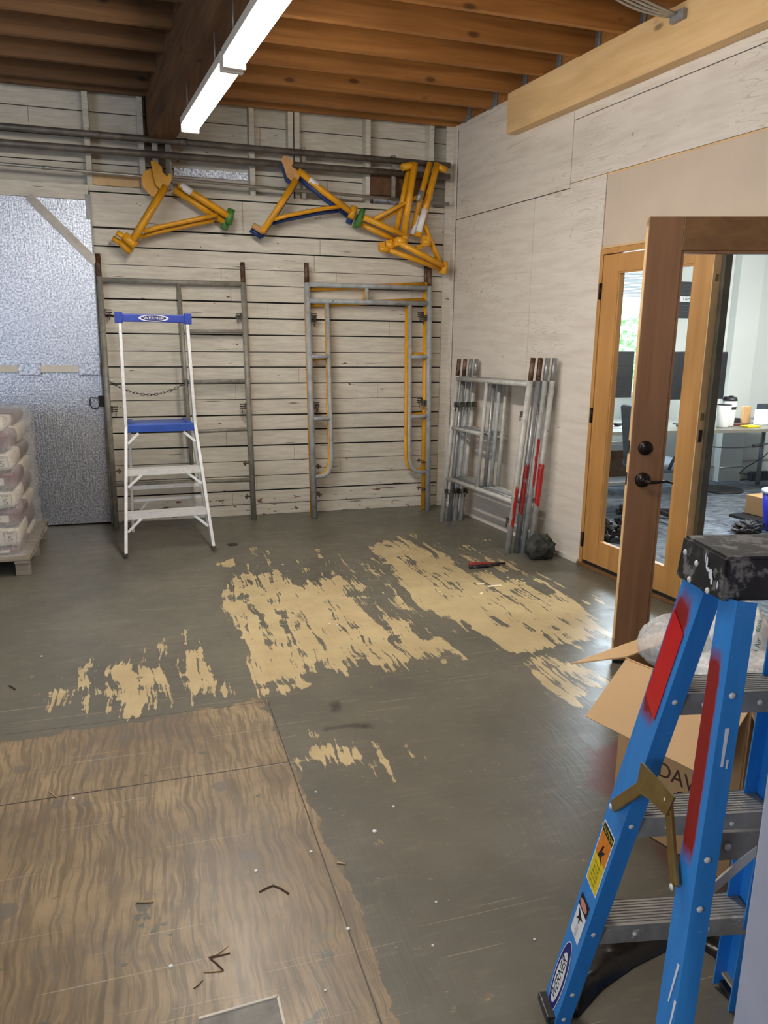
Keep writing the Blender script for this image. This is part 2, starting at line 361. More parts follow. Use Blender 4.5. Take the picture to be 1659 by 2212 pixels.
MAT['blackfilm'] = M_plain('black_polythene', srgb(20, 20, 22), 0.28, 0, 0.3, 10, 0.4)
MAT['bronze'] = M_plain('oil_rubbed_bronze', srgb(34, 28, 26), 0.32, 0.6, 0.2, 10)
MAT['bagpaper'] = M_plain('cream_bag_paper', srgb(206, 196, 180), 0.6, 0, 0.06, 8)
MAT['bagmaroon'] = M_plain('maroon_bag_paper', srgb(92, 44, 46), 0.4, 0, 0.12, 8)
MAT['inkblack'] = M_plain('black_ink', srgb(24, 22, 24), 0.6, 0, 0.02)
MAT['inkbrown'] = M_plain('brown_ink', srgb(70, 38, 24), 0.7, 0, 0.02)
MAT['inkgreen'] = M_plain('green_ink', srgb(60, 120, 84), 0.6, 0, 0.02)
MAT['inknavy'] = M_plain('navy_ink', srgb(24, 30, 110), 0.45, 0, 0.02)
MAT['inkgrey'] = M_plain('grey_ink', srgb(128, 128, 132), 0.6, 0, 0.02)
MAT['white'] = M_plain('white_label', srgb(232, 232, 234), 0.45, 0, 0.02)
MAT['labelyellow'] = M_plain('yellow_label', srgb(226, 204, 30), 0.4, 0, 0.08, 40)
MAT['labelorange'] = M_plain('orange_label', srgb(222, 130, 30), 0.4, 0, 0.08, 40)
MAT['pink'] = M_plain('faded_red_oval', srgb(206, 140, 134), 0.5, 0, 0.03)
MAT['whitepaint'] = M_plain('white_paint_drip', srgb(222, 226, 232), 0.5, 0, 0.03)
MAT['pallet'] = M_wood('weathered_pallet_wood', srgb(122, 112, 100), srgb(156, 144, 128), 'X', 1.0, 0.8)
MAT['film'] = M_film('shrink_wrap', (0.88, 0.85, 0.80, 1), 0.26, 0.2, 0.7)
MAT['bubble'] = M_film('clear_packing_film', (0.95, 0.96, 0.96, 1), 0.42, 0.15, 0.6)
MAT['pillow'] = M_film('milky_air_pillow', (0.88, 0.90, 0.88, 1), 0.8, 0.2, 0.25)
MAT['card'] = M_plain('cardboard', srgb(186, 146, 100), 0.8, 0, 0.05, 4)
MAT['card_in'] = M_plain('pale_cardboard_flap', srgb(206, 170, 124), 0.8, 0, 0.03, 4)
MAT['rock'] = M_plain('dark_rough_stone', srgb(62, 64, 60), 0.85, 0, 0.45, 16, 0.9)
MAT['glass'] = M_glass()
MAT['carpet'] = M_carpet()
MAT['officewall'] = M_plain('office_wall_paint', srgb(214, 218, 214), 0.7, 0, 0.02, 2)
MAT['office_ceiling'] = M_plain('office_ceiling_paint', srgb(225, 226, 224), 0.8, 0, 0.02, 2)
MAT['black'] = M_plain('matt_black', srgb(24, 26, 30), 0.5, 0, 0.1, 6)
MAT['charcoal'] = M_plain('charcoal_fabric', srgb(52, 58, 66), 0.8, 0, 0.15, 60)
MAT['slate'] = M_plain('slate_blue_fabric', srgb(84, 98, 114), 0.8, 0, 0.1, 60)
MAT['laminate'] = M_plain('grey_laminate', srgb(112, 110, 100), 0.3, 0, 0.05, 6)
MAT['cup'] = M_plain('white_cup', srgb(214, 214, 210), 0.4, 0, 0.02)
MAT['bluebin'] = M_plain('bright_blue_bin', srgb(26, 40, 190), 0.35, 0, 0.05)
MAT['binlid'] = M_plain('pale_blue_lid', srgb(190, 204, 232), 0.4, 0, 0.02)
MAT['plaster'] = M_plain('lavender_white_plaster', srgb(186, 186, 200), 0.85, 0, 0.05, 5, 0.25, srgb(120, 116, 120), 0.28, 30)
MAT['wallplain'] = M_plain('plain_white_wall', srgb(196, 190, 180), 0.8, 0, 0.05, 3)
MAT['chip'] = M_plain('pale_wood_chip', srgb(236, 226, 190), 0.7, 0, 0.04)
MAT['twig'] = M_plain('dry_brown_twig', srgb(84, 62, 46), 0.9, 0, 0.2)
MAT['twig2'] = M_plain('pale_straw', srgb(190, 166, 130), 0.9, 0, 0.1)
MAT['board'] = M_plain('grey_speckled_sheet', srgb(128, 126, 122), 0.6, 0, 0.22, 18, 0.0)
MAT['boardedge'] = M_plain('white_sheet_edge', srgb(214, 208, 196), 0.7, 0, 0.05)
MAT['rubberred'] = M_plain('red_handle', srgb(150, 50, 40), 0.5, 0, 0.15, 60)
MAT['steel_dark'] = M_plain('dark_tool_steel', srgb(60, 56, 56), 0.4, 0.8, 0.2, 60)
MAT['lamp_body'] = M_plain('lamp_white_enamel', srgb(226, 222, 212), 0.4, 0, 0.02)
MAT['tube'] = M_emit('fluorescent_tube', (1.0, 0.94, 0.86, 1), 82.0)
MAT['sky'] = M_emit('daylight_outside', (0.86, 0.95, 1.0, 1), 2.4)
MAT['blind'] = M_plain('pale_blue_blind', srgb(176, 196, 210), 0.6, 0, 0.05)
MAT['frame_dark'] = M_plain('dark_poster', srgb(46, 50, 54), 0.5, 0, 0.1)
MAT['seal'] = M_plain('dark_weather_strip', srgb(92, 86, 68), 0.6, 0, 0.2)
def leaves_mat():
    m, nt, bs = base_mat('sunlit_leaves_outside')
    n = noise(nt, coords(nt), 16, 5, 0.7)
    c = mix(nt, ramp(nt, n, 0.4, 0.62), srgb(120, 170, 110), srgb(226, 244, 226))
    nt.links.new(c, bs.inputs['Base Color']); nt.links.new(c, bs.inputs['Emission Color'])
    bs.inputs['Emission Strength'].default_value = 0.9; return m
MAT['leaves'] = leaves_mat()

# ------------------------------------------------------------------ mesh helpers
def B(): return bmesh.new()
def box(bm, c, dims, ax=None, bev=0.0):
    """box centred at c; ax = three unit axes"""
    ax = ax or (V((1, 0, 0)), V((0, 1, 0)), V((0, 0, 1)))
    c = V(c); vs = []
    for sx in (-1, 1):
        for sy in (-1, 1):
            for sz in (-1, 1):
                vs.append(bm.verts.new(c + ax[0]*(sx*dims[0]/2) + ax[1]*(sy*dims[1]/2) + ax[2]*(sz*dims[2]/2)))
    q = [(0, 1, 3, 2), (4, 6, 7, 5), (0, 4, 5, 1), (2, 3, 7, 6), (0, 2, 6, 4), (1, 5, 7, 3)]
    fs = [bm.faces.new([vs[i] for i in f]) for f in q]
    if bev > 0:
        es = list({e for f in fs for e in f.edges})
        bmesh.ops.bevel(bm, geom=es, offset=bev, segments=2, affect='EDGES', profile=0.5)
def wbox(bm, s0, s1, o0, o1, z0, z1, bev=0.0):
    """box in right wall coordinates: s along it, o out into the room, z up"""
    box(bm, W((s0+s1)/2, (o0+o1)/2, (z0+z1)/2), (abs(s1-s0), abs(o1-o0), abs(z1-z0)), (WU, -WN, UP), bev)
def bx(bm, x0, x1, y0, y1, z0, z1, bev=0.0):
    box(bm, ((x0+x1)/2, (y0+y1)/2, (z0+z1)/2), (x1-x0, y1-y0, z1-z0), None, bev)
def bar(bm, a, b, w, h, side=None, bev=0.0):
    """rectangular bar from a to b; w along side, h across it"""
    a, b = V(a), V(b); d = (b-a); L = d.length; d.normalize()
    side = V(side) if side is not None else (UP if abs(d.z) < 0.9 else V((1, 0, 0)))
    s = (side - d*side.dot(d)).normalized(); t = d.cross(s)
    box(bm, (a+b)/2, (L, w, h), (d, s, t), bev)
def tube(bm, pts, r, seg=12, cap=True, r2=None):
    pts = [V(p) for p in pts]; n = len(pts); rings = []
    d0 = (pts[1]-pts[0]).normalized()
    ref = V((0, 0, 1)) if abs(d0.z) < 0.9 else V((1, 0, 0))
    s = d0.cross(ref).normalized()
    for i, p in enumerate(pts):
        if i == 0: d = d0
        elif i == n-1: d = (pts[-1]-pts[-2]).normalized()
        else: d = ((pts[i]-pts[i-1]).normalized() + (pts[i+1]-pts[i]).normalized()).normalized()
        s = (s - d*s.dot(d)).normalized(); t = d.cross(s)
        rr = r if r2 is None else r + (r2-r)*i/(n-1)
        rings.append([bm.verts.new(p + (s*math.cos(2*PI*k/seg) + t*math.sin(2*PI*k/seg))*rr) for k in range(seg)])
    for a, b in zip(rings, rings[1:]):
        for k in range(seg):
            f = bm.faces.new((a[k], a[(k+1) % seg], b[(k+1) % seg], b[k])); f.smooth = True
    if cap:
        bm.faces.new(rings[0][::-1]); bm.faces.new(rings[-1])
def prism(bm, pts, off):
    """polygon pts extruded by vector off"""
    pts = [V(p) for p in pts]; off = V(off)
    a = [bm.verts.new(p) for p in pts]; b = [bm.verts.new(p+off) for p in pts]
    n = len(a)
    bm.faces.new(a); bm.faces.new(b[::-1])
    for i in range(n): bm.faces.new((a[i], b[i], b[(i+1) % n], a[(i+1) % n]))
def lathe(bm, c, prof, seg=20, ax=None):
    ax = ax or (V((1, 0, 0)), V((0, 1, 0)), UP); c = V(c); rings = []
    for r, z in prof:
        rings.append([bm.verts.new(c + ax[0]*(r*math.cos(2*PI*k/seg)) + ax[1]*(r*math.sin(2*PI*k/seg)) + ax[2]*z) for k in range(seg)])
    for a, b in zip(rings, rings[1:]):
        for k in range(seg):
            f = bm.faces.new((a[k], a[(k+1) % seg], b[(k+1) % seg], b[k])); f.smooth = True
    if prof[0][0] > 1e-5: bm.faces.new(rings[0][::-1])
    if prof[-1][0] > 1e-5: bm.faces.new(rings[-1])
def arc(a, b, c, n=6):
    """quadratic curve a-b-c"""
    a, b, c = V(a), V(b), V(c)
    return [a*(1-t)**2 + b*2*t*(1-t) + c*t*t for t in [i/n for i in range(n+1)]]

def obj(name, bm, mat, parent=None, smooth=False):
    bmesh.ops.recalc_face_normals(bm, faces=bm.faces)
    me = bpy.data.meshes.new(name); bm.to_mesh(me); bm.free()
    if smooth:
        for p in me.polygons: p.use_smooth = True
    me.materials.append(MAT[mat] if isinstance(mat, str) else mat)
    o = bpy.data.objects.new(name, me); COL.objects.link(o)
    if parent is not None:
        o.parent = parent
        pm = parent.matrix_basis
        p = parent.parent
        while p is not None:
            pm = p.matrix_basis @ parent.matrix_parent_inverse @ pm if p is parent.parent else p.matrix_basis @ pm
            p = p.parent
        o.matrix_parent_inverse = pm.inverted()
    return o
def tag(o, label, cat, group=None):
    o['label'] = label; o['category'] = cat
    if group: o['group'] = group
    return o
def thing(name, loc, label, cat, group=None):
    e = bpy.data.objects.new(name, None); COL.objects.link(e)
    e.empty_display_size = 0.1
    e.matrix_basis = Matrix.Translation(V(loc))
    return tag(e, label, cat, group)
def struct(name, bm, mat, parent=None):
    o = obj(name, bm, mat, parent)
    if parent is None: o['kind'] = 'structure'
    return o
def copy_tree(root, mw):
    r = root.copy(); COL.objects.link(r); r.matrix_basis = mw
    for ch in list(root.children):
        c = ch.copy(); COL.objects.link(c); c.parent = r
        for g in list(ch.children):
            d = g.copy(); COL.objects.link(d); d.parent = c
    return r
def text(name, body, pos, right, up, height, mat, parent=None, lift=0.0008, squash=1.0):
    """lettering as a flat mesh centred at pos"""
    cu = bpy.data.curves.new(name, 'FONT'); cu.body = body; cu.size = 1.0
    cu.align_x = 'CENTER'; cu.align_y = 'CENTER'; cu.extrude = 0.0
    t = bpy.data.objects.new(name+'_tmp', cu); COL.objects.link(t)
    bpy.context.view_layer.update()
    me = bpy.data.meshes.new_from_object(t.evaluated_get(bpy.context.evaluated_depsgraph_get()))
    bpy.data.objects.remove(t)
    right = V(right).normalized(); up = V(up).normalized(); nrm = right.cross(up)
    for v in me.vertices:
        v.co = V(pos) + right*(v.co.x*height*1.38*squash) + up*(v.co.y*height*1.38) + nrm*lift
    me.materials.clear(); me.materials.append(MAT[mat])
    o = bpy.data.objects.new(name, me); COL.objects.link(o)
    if parent is not None:
        o.parent = parent
        pm = parent.matrix_basis; pp = parent
        if parent.parent is not None: pm = parent.parent.matrix_basis @ parent.matrix_parent_inverse @ pm
        o.matrix_parent_inverse = pm.inverted()
    return o
def ellipse(bm, pos, right, up, rx, ry, lift, th=0.0004, seg=28):
    right = V(right).normalized(); up = V(up).normalized(); n = right.cross(up)
    prism(bm, [V(pos)+n*lift + right*(rx*math.cos(2*PI*k/seg)) + up*(ry*math.sin(2*PI*k/seg)) for k in range(seg)], n*th)

# ------------------------------------------------------------------ floor
PX = lambda L: [(lambda p: (p.x, p.y))(fl(*q)) for q in L]
bare_polys = [
 (PX([(468,1295),(478,1268),(520,1232),(545,1240),(600,1232),(640,1262),(690,1248),(745,1240),(790,1262),(812,1290),(800,1318),(850,1330),(902,1338),(950,1372),(1008,1412),(960,1420),(880,1432),(780,1446),(700,1456),(640,1462),(565,1478),(545,1470),(530,1400),(512,1360),(488,1340)]), 0.71),
 (PX([(792,1182),(830,1165),(890,1166),(905,1180),(960,1192),(1000,1212),(1010,1235),(1070,1240),(1130,1262),(1200,1282),(1260,1310),(1300,1345),(1330,1370),(1326,1420),(1290,1380),(1190,1402),(1160,1412),(1075,1410),(1000,1360),(960,1335),(905,1320),(870,1290),(850,1255),(842,1225)]), 0.78),
 (PX([(1130,1420),(1165,1412),(1240,1430),(1330,1460),(1330,1500),(1290,1490),(1265,1532),(1210,1508),(1150,1465)]), 0.66),
 (PX([(1090,1240),(1160,1262),(1230,1275),(1326,1330),(1326,1300),(1240,1270),(1130,1235)]), 0.52),
 (PX([(560,1490),(640,1470),(745,1462),(740,1472),(640,1490),(565,1506)]), 0.62),
 (PX([(700,1220),(760,1200),(850,1205),(870,1240),(800,1250),(740,1240)]), 0.40),
 (PX([(960,1192),(1060,1200),(1130,1215),(1130,1240),(1040,1240),(1000,1215)]), 0.52),
 (PX([(1030,1160),(1060,1165),(1065,1172),(1040,1172)]), 0.60),
 (PX([(860,1150),(880,1150),(885,1162),(868,1160)]), 0.60),
 (PX([(215,1450),(262,1430),(345,1440),(360,1470),(345,1530),(290,1556),(232,1562)]), 0.74),
 (PX([(390,1420),(418,1366),(448,1420),(478,1460),(520,1480),(520,1502),(470,1510),(408,1498),(388,1460)]), 0.74),
 (PX([(296,1440),(350,1440),(352,1470),(306,1474)]), 0.80),
 (PX([(140,1475),(210,1470),(200,1520),(120,1560),(70,1540),(40,1500)]), 0.50),
 (PX([(630,1640),(690,1602),(760,1612),(792,1622),(770,1650),(750,1700),(722,1680),(690,1650),(650,1664)]), 0.80),
 (PX([(860,1598),(882,1600),(912,1640),(905,1652),(870,1630)]), 0.86),
 (PX([(735,1740),(760,1730),(790,1752),(770,1766)]), 0.76),
 (PX([(800,1820),(818,1810),(866,1866),(840,1870),(812,1850)]), 0.82),
 (PX([(465,1218),(508,1205),(512,1224),(476,1228)]), 0.85),
 (PX([(530,1184),(552,1182),(556,1200),(536,1198)]), 0.85),
 (PX([(680,1186),(690,1186),(696,1206),(686,1206)]), 0.85),
 (PX([(570,1190),(580,1188),(588,1216),(578,1218)]), 0.85),
 (PX([(276,1366),(316,1380),(300,1388)]), 0.62),
 (PX([(330,1162),(350,1162),(348,1170),(332,1170)]), 0.6),
 (PX([(1130,1500),(1145,1505),(1140,1515)]), 0.55),
 (PX([(1440,1560),(1330,1570),(1310,1560),(1330,1545)]), 0.55),
 (PX([(680,1520),(720,1516),(708,1580),(682,1570)]), 0.48),
]
panel_polys = [(PX([(-300,1640),(0,1603),(110,1588),(300,1560),(452,1530),(564,1506),(578,1534),(650,1690),(760,1920),(880,2260),(-1500,3200),(-700,2000)]), 0.90)]
red_polys = [(PX([(1262,1620),(1345,1585),(1420,1600),(1420,1760),(1330,1745),(1255,1700)]), 0.82),
             (PX([(1380,1810),(1430,1810),(1600,1930),(1500,1930),(1420,1870)]), 0.75)]
dark_polys = [(PX([(705,1520),(735,1508),(740,1530),(718,1542)]), 1.05),
              (PX([(690,1572),(750,1560),(800,1558),(820,1580),(770,1576),(700,1582)]), 1.0),
              (PX([(626,1316),(660,1322),(665,1345),(645,1345)]), 0.8),
              (PX([(0,1240),(-120,1240),(-120,1225),(0,1225)]), 0.2)]
halo_polys = [(PX([(440,1290),(500,1200),(620,1200),(760,1190),(790,1150),(920,1140),(1100,1190),(1240,1260),(1326,1300),(1340,1560),(1200,1540),(1080,1460),(900,1460),(560,1520),(500,1420)]), 0.36),
              (PX([(60,1560),(90,1440),(250,1400),(420,1330),(500,1420),(560,1500),(300,1560)]), 0.42),
              (PX([(620,1640),(600,1560),(760,1540),(920,1600),(940,1680),(820,1720),(700,1760)]), 0.36)]
def sdist(P, poly):
    x, y = P[:, 0], P[:, 1]; d2 = np.full(len(P), 1e9); ins = np.zeros(len(P), bool); n = len(poly)
    for i in range(n):
        ax, ay = poly[i]; bx_, by_ = poly[(i+1) % n]
        ex, ey = bx_-ax, by_-ay; wx, wy = x-ax, y-ay
        t = np.clip((wx*ex+wy*ey)/(ex*ex+ey*ey+1e-12), 0, 1)
        dx, dy = wx-ex*t, wy-ey*t; d2 = np.minimum(d2, dx*dx+dy*dy)
        c = ((ay > y) != (by_ > y)) & (x < ex*(y-ay)/((ey)+1e-12)+ax); ins ^= c
    d = np.sqrt(d2); return np.where(ins, d, -d)
def fieldof(P, polys, soft, lo=0.0):
    f = np.full(len(P), lo)
    for poly, v in polys:
        s = sdist(P, poly); w = np.clip((s+soft)/(2*soft), 0, 1); w = w*w*(3-2*w)
        f = np.maximum(f, lo+(v-lo)*w)
    return f
xs = np.concatenate([[-5.2], np.linspace(-1.3, 3.3, 300)]); ys = np.concatenate([[-4.0], np.linspace(1.15, 6.9, 360)])
GX, GY = np.meshgrid(xs, ys); P2 = np.stack([GX.ravel(), GY.ravel()], 1)
me = bpy.data.meshes.new('floor')
nx, ny = len(xs), len(ys)
idx = np.arange(nx*ny).reshape(ny, nx)
quads = np.stack([idx[:-1, :-1], idx[:-1, 1:], idx[1:, 1:], idx[1:, :-1]], -1).reshape(-1, 4)
co = np.zeros((nx*ny, 3), np.float32); co[:, :2] = P2
me.vertices.add(nx*ny); me.vertices.foreach_set('co', co.ravel())
me.loops.add(len(quads)*4); me.loops.foreach_set('vertex_index', quads.ravel().astype(np.int32))
me.polygons.add(len(quads)); me.polygons.foreach_set('loop_start', np.arange(0, len(quads)*4, 4, dtype=np.int32))
me.update(calc_edges=True); me.validate()
att = me.color_attributes.new('wear', 'FLOAT_COLOR', 'POINT')
col = np.stack([np.maximum(fieldof(P2, bare_polys, 0.085), fieldof(P2, halo_polys, 0.2)), fieldof(P2, panel_polys, 0.03), fieldof(P2, red_polys, 0.08), fieldof(P2, dark_polys, 0.05)], 1).astype(np.float32)
att.data.foreach_set('color', col.ravel())
me.materials.append(MAT['floor'])
fo = bpy.data.objects.new('floor', me); COL.objects.link(fo); fo['kind'] = 'structure'

# ------------------------------------------------------------------ back wall
YB = 6.69
bm = B(); rnd = random.Random(3)
zs = [0.0]; pxs = [1088, 1058, 1027, 995, 961, 928, 895, 862, 827, 792, 760, 723, 687, 652, 617, 583]
zs += [onY(560, y, YB).z for y in pxs]
while zs[-1] < 2.5: zs.append(zs[-1]+0.139)
zs = [z for z in zs if z >= 0]; zs[-1] = 2.63
for a, b in zip(zs, zs[1:]):
    if b-a < 0.02: continue
    x = -0.30; g = rnd.choice((0.003, 0.006, 0.009, 0.005, 0.012))
    while x < 2.70:
        L = rnd.uniform(0.9, 2.6); x1 = min(2.70, x+L)
        if 2.70-x1 < 0.3: x1 = 2.70
        bx(bm, x, x1-0.002, YB+rnd.uniform(-0.003, 0.002), YB+0.02, a+0.001, b-g, 0.0015); x = x1
struct('wall_back', bm, 'white_board')
bm = B(); bx(bm, -5.2, 3.0, YB+0.021, YB+0.06, 0, 2.60); bx(bm, -5.2, 3.0, YB+0.145, YB+0.25, 0, 3.7)
struct('wall_back_sheathing', bm, 'gap')
# upper zone: sill plate, studs with the outer boards showing between them
bm = B(); bx(bm, -0.31, 2.70, YB-0.01, YB+0.13, 2.63, 2.67, 0.002)
bx(bm, -5.2, -0.31, YB-0.02, YB+0.13, 2.56, 2.67, 0.003)
struct('trim_1', bm, 'white_board')
bm = B(); z = 2.67; k = 0
while z < 3.7:
    x = -3.2
    while x < 2.7:
        x1 = min(2.7, x+rnd.uniform(1.2, 3.0)); bx(bm, x, x1-0.002, YB+0.12+rnd.uniform(0, 0.004), YB+0.144, z, z+0.178, 0.0015); x = x1
    z += 0.185
bx(bm, -5.2, -0.9, YB+0.02, YB+0.06, 0, 2.6)
struct('wall_back_upper', bm, 'white_board')
def stud(x, w=0.042, y0=YB+0.005):
    bm = B(); bx(bm, x-w/2, x+w/2, y0, YB+0.12, 2.67, 3.6, 0.002); return bm
for i, x in enumerate((-2.6, -1.9, -1.2, -0.293, 0.10, 0.20, 0.30, 0.955, 1.27, 1.325, 1.93, 2.50)):
    struct('trim_%d' % (i+2), stud(x), 'white_board')
# corner board
bm = B(); bx(bm, 2.625, 2.70, YB-0.022, YB-0.002, 0, 3.33, 0.002); struct('trim_20', bm, 'white_board')
bm = B(); wbox(bm, 0.0, 0.075, 0.0, 0.016, 0, 3.33, 0.002); struct('trim_21', bm, 'ply_white')
# wood blocks let in above the plate
bm = B(); bx(bm, -0.27, 0.075, YB+0.002, YB+0.045, 2.675, 2.775, 0.002); struct('trim_22', bm, 'ledger')
bm = B(); bx(bm, 1.955, 2.475, YB+0.004, YB+0.045, 2.745, 2.925, 0.002); struct('trim_23', bm, 'beam_dark')
bm = B(); bx(bm, 0.34, 0.93, YB+0.09, YB+0.118, 2.80, 2.86); bx(bm, 2.0, 2.48, YB+0.09, YB+0.118, 2.675, 2.735); struct('trim_24', bm, 'foil')

# ------------------------------------------------------------------ foil covered door in the back wall
bm = B(); nxs, nzs = 40, 60; g = []
rr = random.Random(5)
bx(bm, -5.2, -0.305, YB-0.02, YB+0.02, 0.012, 2.56, 0.004)
d1 = struct('door_1', bm, 'foil')
bm = B(); bar(bm, (-0.735, YB-0.028, 2.56), (-0.29, YB-0.028, 2.10), 0.012, 0.062, (0, 1, 0)); o = struct('door_strap', bm, 'conduit', d1)
bm = B(); bx(bm, -3.5, -0.39, YB-0.045, YB-0.02, 1.255, 1.31, 0.002); struct('door_lath', bm, 'boardedge', d1)
for x in (-0.83, -0.39): 
    bm = B(); bx(bm, x-0.08, x+0.08, YB-0.052, YB-0.02, 1.235, 1.325, 0.003); struct('foil_tape', bm, 'foil', d1)
bm = B(); bx(bm, -0.34, -0.30, YB-0.045, YB-0.019, 0.98, 1.07, 0.004)
tube(bm, [(-0.33, YB-0.05, 1.05), (-0.40, YB-0.055, 1.055), (-0.405, YB-0.055, 1.0), (-0.385, YB-0.055, 0.965), (-0.34, YB-0.05, 0.975)], 0.005, 8)
struct('door_latch', bm, 'black', d1)
bm = B(); bx(bm, -0.335, -0.305, YB-0.03, YB+0.0, 2.42, 2.60, 0.002); struct('door_bracket', bm, 'galv_clean', d1)
bm = B(); bx(bm, -0.308, -0.298, YB-0.024, YB+0.02, 0.0, 2.60, 0.001); struct('trim_25', bm, 'galv_clean')

# ------------------------------------------------------------------ right wall
ZT = 3.33
bm = B()
wbox(bm, -0.1, 2.10, -0.16, -0.012, 0, ZT)
wbox(bm, 2.10, 4.10, -0.16, -0.012, 2.135, ZT)
wbox(bm, 4.10, 11.0, -0.16, -0.012, 0, ZT)
struct('wall_right_core', bm, 'gap')
bm = B()
for s0, s1, z0, z1 in ((0.08, 1.72, 2.572, ZT), (0.08, 1.298, 0.012, 2.566), (1.302, 2.108, 0.012, 2.566),
                       (1.726, 4.16, 2.60, 2.993), (4.164, 6.6, 2.60, 2.993), (1.726, 6.6, 2.998, ZT), (1.722, 2.108, 2.566, 2.594)):
    wbox(bm, s0, s1, -0.012, 0.0, z0, z1, 0.001)
wbox(bm, 4.16, 11, -0.012, 0.0, 0, 2.59, 0.001)
wbox(bm, 6.6, 11, -0.012, 0.0, 2.59, ZT, 0.001)
wbox(bm, 0.08, 2.10, 0.0, 0.012, 0.0, 0.035, 0.002)
struct('wall_right', bm, 'ply_white')
bm = B(); wbox(bm, 2.114, 4.8, -0.012, -0.003, 2.15, 2.588, 0.001)
struct('wall_right_drywall', bm, 'drywall')
bm = B(); wbox(bm, 2.105, 3.6, -0.010, 0.004, 2.136, 2.149, 0.001); struct('trim_30', bm, 'ledger')
bm = B(); wbox(bm, 1.715, 4.9, -0.0115, -0.006, 2.588, 2.5985); struct('trim_31', bm, 'ledger')
bm = B(); wbox(bm, 1.296, 1.304, -0.0125, -0.0115, 0.012, 2.57); struct('trim_26', bm, 'gap')
bm = B(); wbox(bm, 1.0, 6.9, 0.0, 0.09, 3.055, 3.335, 0.006)
struct('ledger_beam', bm, 'ledger')
# rim board the joists hang from, and the wall's top plate
bm = B(); wbox(bm, -0.1, 11.0, -0.16, -0.02, ZT, 3.62); struct('trim_27', bm, 'joist')
bm = B(); wbox(bm, -0.1, 1.0, -0.02, 0.006, ZT-0.03, ZT+0.004, 0.002); struct('trim_28', bm, 'ply_white')

# ------------------------------------------------------------------ ceiling
bm = B(); bx(bm, -5.2, 4.0, -4.2, YB+0.15, 3.57, 3.62); struct('ceiling', bm, 'deck')
def beamX(y): return 0.16+(6.6-y)*math.tan(DL)
joy = [6.69-0.03]+[6.467-0.4165*k for k in range(0, 26)]
def wallX(y): return 2.705+(6.69-y)*math.tan(DL)
ORD = ['rim one against the back wall', 'first from the back wall', 'second from the back wall', 'third from the back wall', 'fourth from the back wall', 'fifth from the back wall', 'sixth from the back wall', 'seventh from the back wall', 'eighth from the back wall', 'ninth from the back wall']
for k, y in enumerate(joy[:10]):
    xr = wallX(y)+0.018; xl = beamX(y)+0.18
    bm = B(); bx(bm, xl, xr, y, y+0.040, ZT, 3.568, 0.002)
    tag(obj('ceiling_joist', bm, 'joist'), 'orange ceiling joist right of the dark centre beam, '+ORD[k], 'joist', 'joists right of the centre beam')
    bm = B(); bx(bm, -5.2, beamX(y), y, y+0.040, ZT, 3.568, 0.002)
    tag(obj('ceiling_joist', bm, 'joist_shaded'), 'shade-darkened ceiling joist left of the centre beam, '+ORD[k], 'joist', 'joists left of the centre beam')
    if k == 0: continue
    bm = B()
    for yy in (y-0.004, y+0.042):
        prism(bm, [(xr-0.05, yy, ZT-0.004), (xr, yy, ZT-0.004), (xr, yy, ZT+0.20), (xr-0.018, yy, ZT+0.20), (xr-0.022, yy, ZT+0.06)], (0, 0.002, 0))
    bx(bm, xr-0.05, xr, y-0.004, y+0.044, ZT-0.006, ZT-0.002)
    bx(bm, xr-0.003, xr, y-0.03, y+0.07, ZT, ZT+0.20)
    tag(obj('joist_hanger', bm, 'galv_clean'), 'grey metal hanger at the right wall on the joist '+ORD[k], 'hanger', 'joist hangers along the right wall')
# the centre beam
bm = B()
ya, yb = YB+0.10, -4.0; pts = []
prism(bm, [(beamX(ya), ya, 3.01), (beamX(ya)+0.18, ya, 3.01), (beamX(ya)+0.18, ya, 3.568), (beamX(ya), ya, 3.568)],
      (beamX(yb)-beamX(ya), yb-ya, 0))
struct('ceiling_beam', bm, 'beam_dark')

# ------------------------------------------------------------------ remaining walls of the warehouse (behind the viewer)
bm = B(); bx(bm, -5.35, -5.2, -4.2, YB, 0, 3.6); struct('wall_left', bm, 'wallplain')
bm = B(); bx(bm, -5.2, 4.2, -4.35, -4.2, 0, 3.6); struct('wall_rear', bm, 'wallplain')
# partition whose end shows at the right edge
bm = B(); bx(bm, 0.860, 3.2, 0.69, 0.81, 0, 3.55, 0.004)
struct('wall_partition', bm, 'plaster')

# ------------------------------------------------------------------ fluorescent lamps
def lamp(y0, x0, z, label, group=None, L=1.25):
    t = thing('fluorescent_lamp', (x0+0.06, y0-L/2, z), label, 'lamp', group)
    sl = math.tan(DL); ax = (V((sl, -1, 0)).normalized(), V((1, sl, 0)).normalized(), UP)
    def P(a, w, h): return V((x0, y0, z)) + ax[0]*a + ax[1]*w + UP*h
    bm = B(); box(bm, P(L/2, 0.06, 0.045), (L, 0.11, 0.045), ax, 0.004); obj('housing', bm, 'lamp_body', t)
    for w in (0.032, 0.088):
        bm = B(); tube(bm, [P(0.035, w, 0.002), P(L-0.035, w, 0.002)], 0.0175, 14); obj('tube', bm, 'tube', t)
    for a in (0.015, L-0.015):
        bm = B(); box(bm, P(a, 0.06, 0.005), (0.03, 0.11, 0.05), ax, 0.004); obj('end_cap', bm, 'lamp_body', t)
    for a in (0.2, L-0.2):
        q = P(a, 0.02, 0.06); bm = B(); tube(bm, [q, V((q.x, q.y, 3.02))], 0.004, 6); obj('hanging_rod', bm, 'galv_clean', t)
    return t
lamp(5.30, 0.312, 2.80, 'fluorescent lamp under the beam, nearest the back wall', None)
lamp(4.02, 0.436, 2.80, 'fluorescent lamp under the beam, cut by the top edge of the photo', None, 1.26)
